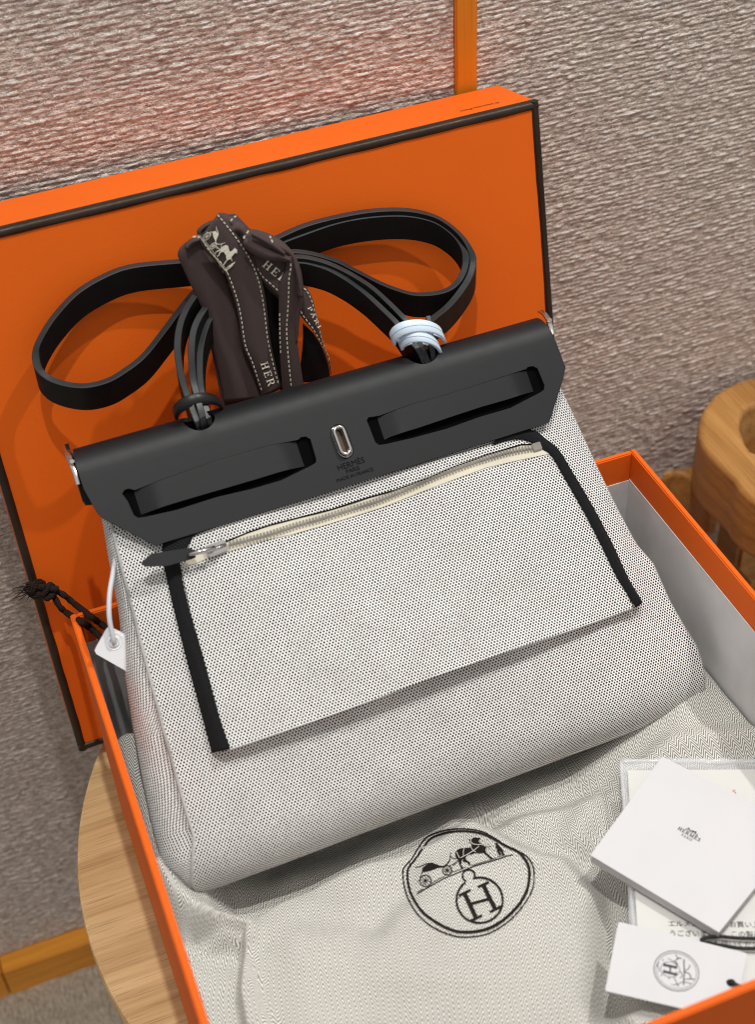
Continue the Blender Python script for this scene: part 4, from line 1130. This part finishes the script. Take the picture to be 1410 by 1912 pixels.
# ================================================================== SECURITY TAG
TG = Frame(BAG.w(0, 0, -.050), BAG.u, (BAG.v + BAG.n * .25))
tagp = [TG.at(px, py) for px, py in ((202,1172),(207,1171),(245,1189),(262,1205),(262,1240),(240,1256),(231,1250),(180,1221),(177,1215),(180,1208),(198,1176))]
st = thing('security_tag', 'small white plastic tag on a thin grey cord hanging at the bag\'s left side', 'tag', TG.p(215, 1205))
sheet('tag_body', tagp, [], lambda u, v: (TG.w(u, v, 0), TG.n), .0022, M['white_plastic'], st, step=.004)
ec = TG.at(212, 1197.5)
def disc_ring(fr, c, r0, r1, z0_, z1_, n=32):
    V, F = [], []
    for r, z in ((r1, z0_), (r1 - .0003, z1_), (r0 + .0003, z1_), (r0, z0_)):
        for k in range(n):
            a = 2 * math.pi * k / n; V.append(fr.w(c[0] + r * math.cos(a), c[1] + r * math.sin(a), z))
    for j in range(3):
        for k in range(n): F.append((j * n + k, j * n + (k + 1) % n, (j + 1) * n + (k + 1) % n, (j + 1) * n + k))
    return V, F
mesh('eyelet', *disc_ring(TG, ec, .0022, .0036, .0001, .0010), M['white_plastic'], st, smooth=True)
mesh('eyelet', *disc_ring(TG, ec, .0048, .0055, .00005, .0004), M['white_plastic'], st, smooth=True)
cp = [TG.w(ec[0], ec[1], -.001), TG.w(ec[0], ec[1] + .001, .003), TG.p(205, 1160, .004), TG.p(203.5, 1135, .003), TG.p(205, 1105, .0), TG.p(210, 1075, -.004), TG.p(216, 1040, -.008)]
tube('tag_cord', [Vector(q) for q in spline([tuple(p) for p in cp], 40)], .00155, M['grey_cord'], st, seg=10)

# ================================================================== PAPERS
def lay(px, py, z): return flat(z).p(px, py)
def slab(name, pix, ztop, thick, mat, parent, tilt=None, step=.01, rnd=0, emat=None, lift=None):
    z_ = flat(ztop); P_ = [z_.at(*q) for q in pix]
    if rnd: P_ = [tuple(q) for q in round_poly(P_, rnd)]
    f = lift or (lambda x_, y_: 0.0)
    return sheet(name, P_, [], lambda x_, y_: (Vector((x_, y_, ztop + f(x_, y_))), Vector((0, 0, 1))), thick, mat, parent, step=step, edge_mat=emat, smooth=False)
def round_poly(P_, r, n=5):
    out = []; m = len(P_)
    for i in range(m):
        a, b, c = (np.array(P_[(i + k) % m]) for k in (-1, 0, 1)); u_ = (a - b) / np.linalg.norm(a - b); v_ = (c - b) / np.linalg.norm(c - b)
        for k in range(n + 1):
            t = k / n; out.append(b + u_ * r * (1 - t) ** 2 + v_ * r * t ** 2)
    return out
pl = thing('plastic_sleeve', 'clear crinkled plastic sleeve under the papers at the right', 'plastic sleeve', lay(1170, 1500, .107))
def crk(x_, y_): return .0010 * math.sin(x_ * 260) * math.sin(y_ * 170 + x_ * 90) + .0006 * noise.noise(Vector((x_ * 120, y_ * 120, 1)))
slab('film', [(1158,1424),(1164,1417),(1410,1419),(1480,1450),(1560,1560),(1480,1700),(1410,1790),(1186,1800),(1176,1640)], .1095, .0004, M['plastic'], pl, step=.004, lift=crk)
for a, b in (((1160,1421),(1182,1740)), ((1160,1421),(1470,1423))):
    pts = []
    for k in range(40):
        t = k / 39; q = lay(a[0] + (b[0] - a[0]) * t, a[1] + (b[1] - a[1]) * t, .1100); pts.append(q + Vector((0, 0, .0012 * noise.noise(q * 90) + .0008)))
    V, F = tube_vf(pts, [.0016 + .0009 * noise.noise(p * 150) for p in pts], 7); mesh('film_edge', V, F, M['plastic'], pl, smooth=True)
lf = thing('leaflet', 'cream leaflet with lines of Japanese text under the white booklet', 'leaflet', lay(1200, 1500, .1105))
LFZ = .1108
slab('sheet', [(1172,1438),(1410,1436),(1500,1440),(1560,1560),(1420,1850),(1250,1850),(1192,1760)], LFZ, .0004, M['paper'], lf, step=.02)
def text_at(body, px, py, px2, py2, size, mat, name, parent, z_, bold=0.0):
    """a line of print starting at a pixel, running towards a second one"""
    a, b = lay(px, py, z_), lay(px2, py2, z_); d = (b - a).normalized(); e_ = Vector((-d.y, d.x, 0))
    vf = font_vf(body, lambda x_, y_: a + d * x_ + e_ * y_, size, 'LEFT')
    return mesh(name, *vf, mat, parent, smooth=False) if vf[1] else None
text_at('エルメスの製品をお買い上げいただき', 1248, 1728, 1410, 1730, .0043, M['ink'], 'printed_text', lf, LFZ + .0002)
text_at('うございました。この製品は、専用のレイン', 1250, 1746, 1410, 1748, .0043, M['ink'], 'printed_text', lf, LFZ + .0002)
text_at('をお使いください。', 1318, 1765, 1400, 1767, .0043, M['ink'], 'printed_text', lf, LFZ + .0002)
text_at('d\'or', 1397, 1668, 1430, 1669, .0070, M['ink_grey'], 'printed_text', lf, LFZ + .0002)
text_at('S', 1369, 1482, 1385, 1482, .0048, M['ink_red'], 'printed_text', lf, LFZ + .0002)
bk = thing('booklet', 'square white booklet with small horse carriage logo, topmost of the papers', 'booklet', lay(1250, 1600, .112))
BZ = .1205
slab('cover', [(1237,1412),(1103,1596),(1343,1740),(1480,1570),(1470,1530)], BZ, .0006, M['card'], bk, step=.03)
bp = [(1237,1412),(1103,1596),(1343,1740),(1480,1570),(1470,1530)]
cz = flat(BZ); ctr = np.mean([cz.at(*q) for q in bp], 0)
Pb = [tuple(ctr + (np.array(cz.at(*q)) - ctr) * .992) for q in bp]
sheet('pages', Pb, [], lambda x_, y_: (Vector((x_, y_, BZ - .0007)), Vector((0, 0, 1))), .0064, M['card_edge'], bk, step=.03, smooth=False)
ba, bb = lay(1265, 1548, BZ), lay(1305, 1571, BZ); bd = (bb - ba).normalized(); be = Vector((-bd.y, bd.x, 0))
LW_ = (bb - ba).length * 1.02; sz = LW_ / text_width('HERMÈS', 1.0)
logo = lambda x_, y_: ba + bd * x_ + be * y_ + Vector((0, 0, .0003))
parts, _ = lettering('HERMÈS', logo, 0, 0, sz); o1 = joined('printed_logo', parts, M['ink'], bk)
w2 = text_width('PARIS', sz * .62, .22)
parts, _ = lettering('PARIS', logo, (LW_ - w2) / 2, -sz * 1.0, sz * .62, .22); joined('printed_logo', parts, M['ink_grey'], bk)
sc_ = LW_ * .62 / 1290
def car_lin(org, ex, ey, s, bend=True):
    """map the drawing's own coordinates (baseline running up to the right) on a straight baseline"""
    B0 = np.array((130., 905.)); d = np.array((1270., -507.)); L = np.hypot(*d); d /= L; nrm = np.array((d[1], -d[0]))
    def f(a, b):
        q = np.array((a, b)) - B0; x_ = q @ d; y_ = q @ nrm
        if bend: y_ -= 62 * math.sin(math.pi * min(1, max(0, x_ / L)))
        return org + ex * (x_ * s) + ey * (y_ * s)
    return f, L
f_, L_ = car_lin(logo(LW_ * .24, sz * 1.30), bd, be, LW_ * .58 / 1367)
joined('printed_logo', carriage(f_, False, 1.8), M['ink'], bk)

cd = thing('care_card', 'white swing card with round ring emblem and black cord, lowest of the papers', 'card', lay(1260, 1800, .116))
CZ = .1165
crd = [(1155,1720),(1396,1779),(1376,1875),(1250,1877),(1130,1849)]
slab('card', [(1155,1720),(1396,1779),(1371,1904),(1130,1849)], CZ, .0009, M['card'], cd, step=.02, rnd=.0016, emat=M['card_edge'])
ec = (lay(1263, 1812, CZ)); ex = (lay(1304.5, 1812, CZ) - ec); R_ = ex.length; ex.normalize(); ey = Vector((-ex.y, ex.x, 0))
E6 = lambda X_, Y_: ec + ex * ((X_ - 690) / 450 * R_) - ey * ((Y_ - 560) / 450 * R_) + Vector((0, 0, .0003))
# emblem drawn straight, unit circle of radius 450 about (690,560)
parts = [stroke_vf(circle((690, 560), 452, 64), 14, E6, True)]
mesh('printed_emblem', *stroke_vf(circle((690, 560), 428, 64), 34, lambda a, b: E6(a, b) - Vector((0, 0, .0001)), True), M['pale_ring_ink'], cd, smooth=False)
parts.append(stroke_vf(circle((690, 560), 404, 64), 7, E6, True))
cH = (570, 530)
parts.append(stroke_vf([(cH[0] + 190 * math.cos(a), cH[1] + 172 * math.sin(a)) for a in np.linspace(0, 2 * math.pi, 50)[:-1]], 9, E6, True))
for p_, w_ in (([(460,425),(700,485)], 56), ([(440,575),(680,645)], 56), ([(580,470),(560,600)], 30), ([(470,380),(450,460)], 26), ([(712,440),(695,515)], 26), ([(445,535),(428,612)], 26), ([(692,590),(672,665)], 26)):
    parts.append(stroke_vf(p_, w_, E6))
rr = random.Random(4)
def leafy(path, w, n, L):
    L *= .62; parts.append(stroke_vf(path, w * .8, E6)); S_ = resample(path, n=n)
    for k, q in enumerate(S_):
        a = rr.uniform(0, 6.28)
        parts.append(blob_vf([(q[0] + L * math.cos(a + t) * (1 if abs(t) < .3 else .45), q[1] + L * math.sin(a + t) * (1 if abs(t) < .3 else .45)) for t in (-1.4, 0, 1.4)] , E6))
leafy([(880,300),(860,450),(850,600),(815,760),(800,870)], 26, 12, 40)
leafy([(720,200),(760,260),(720,330),(680,340),(740,400)], 12, 10, 42)
leafy([(830,290),(780,270),(740,300)], 10, 5, 40)
leafy([(560,280),(620,320),(690,360),(740,420)], 10, 8, 26)
leafy([(310,460),(340,400),(370,370)], 10, 6, 30); leafy([(335,580),(350,510),(330,450)], 10, 6, 26)
leafy([(440,300),(455,340)], 10, 3, 34); leafy([(375,665),(395,640)], 10, 3, 34); leafy([(515,740),(520,710)], 8, 3, 34)
leafy([(630,715),(650,790),(690,910)], 12, 7, 34); leafy([(560,870),(620,880),(720,840),(780,820)], 10, 7, 34)
leafy([(760,560),(800,620),(790,700),(740,720)], 14, 8, 34); leafy([(880,560),(930,520),(980,460),(985,430)], 12, 7, 40)
leafy([(870,590),(930,620),(970,660),(950,720),(1030,760)], 18, 9, 42); leafy([(840,750),(900,745),(960,750)], 14, 5, 34); leafy([(830,810),(900,830),(950,855)], 14, 5, 30)
joined('printed_emblem', parts, M['ink_grey'], cd)
hz = CZ + .0006
hc = lay(1364, 1834, CZ + .0001)
mesh('hole_rim', *disc_ring(Frame(hc, (1, 0, 0), (0, 1, 0)), (0, 0), .0005, .0022, 0, .0005, 20), M['black_cord'], cd, smooth=True)
tube('cord', [Vector(q) for q in spline([tuple(p) for p in (hc + Vector((0, 0, -.0006)), hc + Vector((.0006, -.0002, .0016)), lay(1374, 1838, CZ + .003), lay(1388, 1843, CZ + .003), lay(1405, 1850, CZ + .001))], 24)], .00125, M['black_cord'], cd)
lz = .1135
cl = [lay(1420,1771,lz), lay(1385,1771,lz), lay(1345,1765,lz), lay(1318,1760,lz + .0005), lay(1309,1756,lz + .001), lay(1318,1751,lz + .001), lay(1345,1749,lz), lay(1380,1752,lz), lay(1430,1753,lz)]
tube('cord', [Vector(q) for q in spline([tuple(p + Vector((0, 0, .0006))) for p in cl], 60)], .00105, M['black_cord'], cd)

# ================================================================== BROWN RIBBON
rb = thing('ribbon', 'dark brown knotted cotton ribbon with white stitching and carriage print, draped over the straps', 'ribbon', lp(470, 560, .06))
class Strip:
    """a length of ribbon between two traced edges, lifted off the lid by `off` with a bulge across"""
    def __init__(s, left, right, off0, off1, bow=.002, n=44, m=10, wave=0.0):
        s.L = spline(left, n); s.R = spline(right, n); s.o0, s.o1, s.bow, s.n, s.m, s.wave = off0, off1, bow, n, m, wave
    def off(s, t, a):
        return s.o0 + (s.o1 - s.o0) * t + s.bow * math.sin(math.pi * a) + s.wave * math.sin(a * 9 + t * 5) * math.sin(t * 7 + 1)
    def px(s, t, a):
        i = t * (s.n - 1); k = min(int(i), s.n - 2); f = i - k
        q = (s.L[k] * (1 - f) + s.L[k + 1] * f) * (1 - a) + (s.R[k] * (1 - f) + s.R[k + 1] * f) * a
        return q
    def p(s, t, a, lift=0.0):
        q = s.px(t, a); return lp(q[0], q[1], s.off(t, a) + lift)
    def build(s, name='strand', mat='ribbon'):
        V, UV, F = [], [], []; n, m = s.n, s.m; L = 0
        for i in range(n):
            t = i / (n - 1)
            if i: L += (s.p(t, .5) - s.p((i - 1) / (n - 1), .5)).length
            for j in range(m + 1): V.append(s.p(t, j / m)); UV.append((j / m * .028, L))
        for i in range(n - 1):
            for j in range(m):
                a = i * (m + 1) + j; F.append((a, a + m + 1, a + m + 2, a + 1))
        N_ = len(V); V += [v - LID.n * .0006 for v in V]; UV += UV; F += [tuple(x + N_ for x in f[::-1]) for f in F]
        for i in range(n - 1):
            for a in (i * (m + 1), i * (m + 1) + m): F.append((a, a + m + 1, a + m + 1 + N_, a + N_))
        for j in range(m):
            for a in (j, (n - 1) * (m + 1) + j): F.append((a, a + 1, a + 1 + N_, a + N_))
        s.o = mesh(name, V, F, M[mat], rb, uvs=UV)
        bmx = bmesh.new(); bmx.from_mesh(s.o.data); bmesh.ops.recalc_face_normals(bmx, faces=bmx.faces); bmx.to_mesh(s.o.data); bmx.free()
        return s
    def stitch(s, a, t0=0.0, t1=1.0, da=None, pitch=8.6, wpx=2.3):
        """a running stitch parallel to an edge (a = place across), about pitch pixels apart"""
        pts = [s.px(t, a if da is None else a + (da - a) * t) for t in np.linspace(t0, t1, 120)]
        D = np.concatenate([[0], np.cumsum(np.linalg.norm(np.diff(pts, axis=0), axis=1))]); parts = []
        x_ = 0
        while x_ + pitch * .6 < D[-1]:
            ts = [np.interp(x_ + pitch * .6 * k / 3, D, np.linspace(t0, t1, 120)) for k in range(4)]
            V, F = [], []; 
            for t in ts:
                aa = a if da is None else a + (da - a) * t
                q = s.px(t, .5); w_ = max(6., np.linalg.norm(s.px(t, 1) - s.px(t, 0))); h = wpx / 2 / w_
                V += [s.p(t, aa - h, .0005), s.p(t, aa, .0010), s.p(t, aa + h, .0005)]
            for k in range(3):
                for j in range(2): F.append((k * 3 + j, k * 3 + j + 1, k * 3 + j + 4, k * 3 + j + 3))
            parts.append((V, F)); x_ += pitch
        o = joined('stitching', parts, M['cream_ink'], s.o); o['kind'] = 'stuff'
# hidden lengths first, two blackened with strap leather to stand for shade
Strip([(488,528),(494,580),(505,640),(517,700),(525,735)], [(524,545),(526,600),(528,640),(540,700),(548,735)], .040, .036, .001).build(mat='strap')  # blackened to stand for the deep shade between strands
s = Strip([(360,520),(384,600),(402,690),(418,770)], [(420,520),(445,600),(470,690),(485,770)], .036, .034, .001).build()
A1 = Strip([(371,449),(350,452),(338,462),(332,474),(335,486),(357,534),(382,588),(394,634),(408,690),(420,752)], [(372,451),(378,458),(386,470),(400,486),(414,506),(433,550),(446,592),(456,650),(470,680),(490,745)], .046, .040, .004, wave=.0012).build()
E1 = Strip([(556,505),(564,530),(575,541),(584,560),(595,605),(604,642),(615,671),(619,700)], [(545,545),(556,575),(562,590),(572,603),(584,617),(600,643),(612,668),(618,700)], .050, .042, .002).build()
F1 = Strip([(566,604),(566,640),(562,680),(560,715)], [(585,622),(600,645),(612,675),(618,712)], .040, .036, .001).build(mat='strap')  # ribbon in shade, the shade put into its colour
RIM_ = Strip([(404,402),(436,452),(470,500),(500,540),(522,560)], [(440,400),(480,440),(520,470),(548,500),(550,530)], .044, .046, .003, wave=.001).build()
C1 = Strip([(462,452),(474,492),(488,520),(504,536),(524,556)], [(458,446),(482,470),(512,482),(530,487),(546,495)], .050, .055, .001).build()
D1 = Strip([(533,480),(534,500),(524,522),(521,549),(521,590),(522,634),(524,680),(528,735)], [(549,478),(556,498),(562,522),(564,552),(558,590),(554,615),(557,650),(562,685),(568,725)], .059, .044, .004).build()
D2 = Strip([(545,478),(553,500),(556,540),(549,590),(550,640)], [(553,490),(561,512),(566,560),(560,592),(556,640)], .055, .048, .003).build()
B1 = Strip([(372,447),(386,472),(415,503),(434,549),(445,591),(454,648),(468,680),(484,727),(490,745)], [(410,397),(430,420),(452,450),(470,478),(486,515),(497,565),(505,634),(514,678),(526,725)], .058, .044, .003, wave=.0005).build()
B1.stitch(.085, .02, .97); B1.stitch(.90, .0, .97)
D1.stitch(.42, .02, .98); D1.stitch(.03, .42, .72)
C1.stitch(.10, .30, .98); E1.stitch(.10, .12, .9); E1.stitch(.90, .2, .95); A1.stitch(.10, .0, .10)
# knot and turned-over folds at the top
def fold_tube(pts, r, off, name='knot_fold', flatn=.55, n=40):
    P_ = spline(pts, n); V, F, UV = [], [], []; K = 14; L = 0
    for i in range(n):
        c = lp(P_[i][0], P_[i][1], off); t = lp(*(P_[min(i + 1, n - 1)]), off) - lp(*(P_[max(i - 1, 0)]), off); t.normalize()
        b = LID.n.cross(t).normalized(); e_ = i / (n - 1); rad = (r if not hasattr(r, '__len__') else float(np.interp(e_, np.linspace(0, 1, len(r)), r)))
        if i: L += .003
        for k in range(K):
            a = 2 * math.pi * k / K; w = rad * (1 + .14 * math.sin(3 * a + i * .05) + .09 * math.sin(5 * a - i * .03 + 1) + .12 * noise.noise(Vector((math.cos(a) * 1.5, math.sin(a) * 1.5, i * .09 + len(pts)))))
            V.append(c + b * math.cos(a) * w + LID.n * math.sin(a) * w * flatn); UV.append((k / K * .02, L))
    for i in range(n - 1):
        for k in range(K): F.append((i * K + k, i * K + (k + 1) % K, (i + 1) * K + (k + 1) % K, (i + 1) * K + k))
    F += [tuple(range(K))[::-1], tuple((n - 1) * K + k for k in range(K))]
    o = mesh(name, V, F, M['ribbon'], rb, uvs=UV); bmx = bmesh.new(); bmx.from_mesh(o.data); bmesh.ops.recalc_face_normals(bmx, faces=bmx.faces); bmx.to_mesh(o.data); bmx.free(); return o
Strip([(402,407),(410,399),(424,400),(443,411),(446,420)], [(400,425),(415,428),(430,430),(442,436),(444,440)], .050, .051, .004, n=24).build('knot_fold')
Strip([(425,428),(440,414),(456,420),(468,434),(474,446)], [(430,445),(444,440),(452,446),(456,454),(460,460)], .053, .055, .004, n=24).build('knot_fold')
Strip([(452,440),(470,429),(500,436),(526,450),(546,470),(560,498),(566,530),(566,556)], [(456,455),(474,462),(497,476),(521,480),(541,486),(547,503),(552,530),(556,556)], .055, .058, .0065, n=40, wave=.0010).build('knot_fold')
Strip([(458,444),(480,452),(507,465),(531,474),(545,484)], [(452,460),(474,476),(499,487),(522,488),(541,491)], .061, .062, .0022, n=30).build('knot_fold')
Strip([(470,433),(492,442),(516,456),(534,472)], [(470,442),(490,454),(512,467),(530,478)], .0635, .0635, .0018, n=24).build('knot_fold')
Strip([(345,458),(356,447),(371,443),(386,440)], [(352,470),(362,460),(374,455),(388,452)], .049, .050, .003, n=20).build('knot_fold')
Strip([(372,445),(368,432),(380,420),(396,412)], [(384,446),(380,436),(388,428),(400,420)], .047, .048, .002, n=20).build('knot_fold')
def dash_px(p0, p1, off, w=2.6):
    def fn(a, b): return lp(a, b, off)
    return stroke_vf([p0, ((p0[0] + p1[0]) / 2, (p0[1] + p1[1]) / 2), p1], w, fn)
kd = [dash_px(p0, p1, .0670) for p0, p1 in (((431,413),(434,409)),((437,406),(441,404)),((461,436),(464,431)),((455,446),(457,441)),((504,441),(506,445)),((507,448),(509,453)),((360,443),(366,442)),((369,443),(372,444)))]
o = joined('stitching', kd, M['cream_ink'], rb); o['kind'] = 'stuff'
# carriage print on the front strand
def on_strip(s, px, py, lift=.0010):
    """nearest place on the strand seen at this pixel"""
    best = None
    for t in np.linspace(0, 1, 60):
        a, b = s.px(t, 0), s.px(t, 1); d = b - a; f = max(0, min(1, ((px - a[0]) * d[0] + (py - a[1]) * d[1]) / (d @ d))); e_ = np.hypot(*(a + d * f - (px, py)))
        if best is None or e_ < best[0]: best = (e_, t, f)
    return lp(px, py, s.off(best[1], best[2]) + lift)
B0 = np.array((330 + 385 / 9.4, 380 + 557 / 9.4)); B1_ = np.array((330 + 905 / 9.4, 380 + 1245 / 9.4)); dd = (B1_ - B0); LL = np.hypot(*dd); dd /= LL; up = np.array((dd[1], -dd[0]))
def rib_map(a, b):
    q = np.array((a, b), float) - (130, 905); d = np.array((1270., -507.)); L = np.hypot(*d); d /= L; nn = np.array((d[1], -d[0]))
    x_ = q @ d; y_ = q @ nn; y_ -= 62 * math.sin(math.pi * min(1, max(0, x_ / L)))
    P_ = B0 + dd * (x_ * LL / L) + up * (y_ * LL / L * 1.70); return on_strip(B1, P_[0], P_[1])
joined('printed_carriage', carriage(rib_map, True, 1.25), M['cream_ink'], B1.o)
def rib_text(s, text, p0, p1, h, lift=.0012, gap=.3):
    p0 = np.array(p0, float); p1 = np.array(p1, float); d = p1 - p0; L = np.hypot(*d); d /= L; u_ = np.array((d[1], -d[0]))
    sx = L / text_width(text, 1.0, gap)
    fn = lambda x_, y_: on_strip(s, *(p0 + d * x_ * sx + u_ * y_ * h), lift)
    parts, _ = lettering(text, fn, 0, 0, 1.0, gap); return joined('printed_text', parts, M['cream_ink'], s.o)
rib_text(C1, 'HER', (489, 497), (529, 530), 15)
rib_text(B1, 'HER', (486, 679), (501, 722), 14)
rib_text(E1, 'PARI', (574, 575), (594, 614), 7)
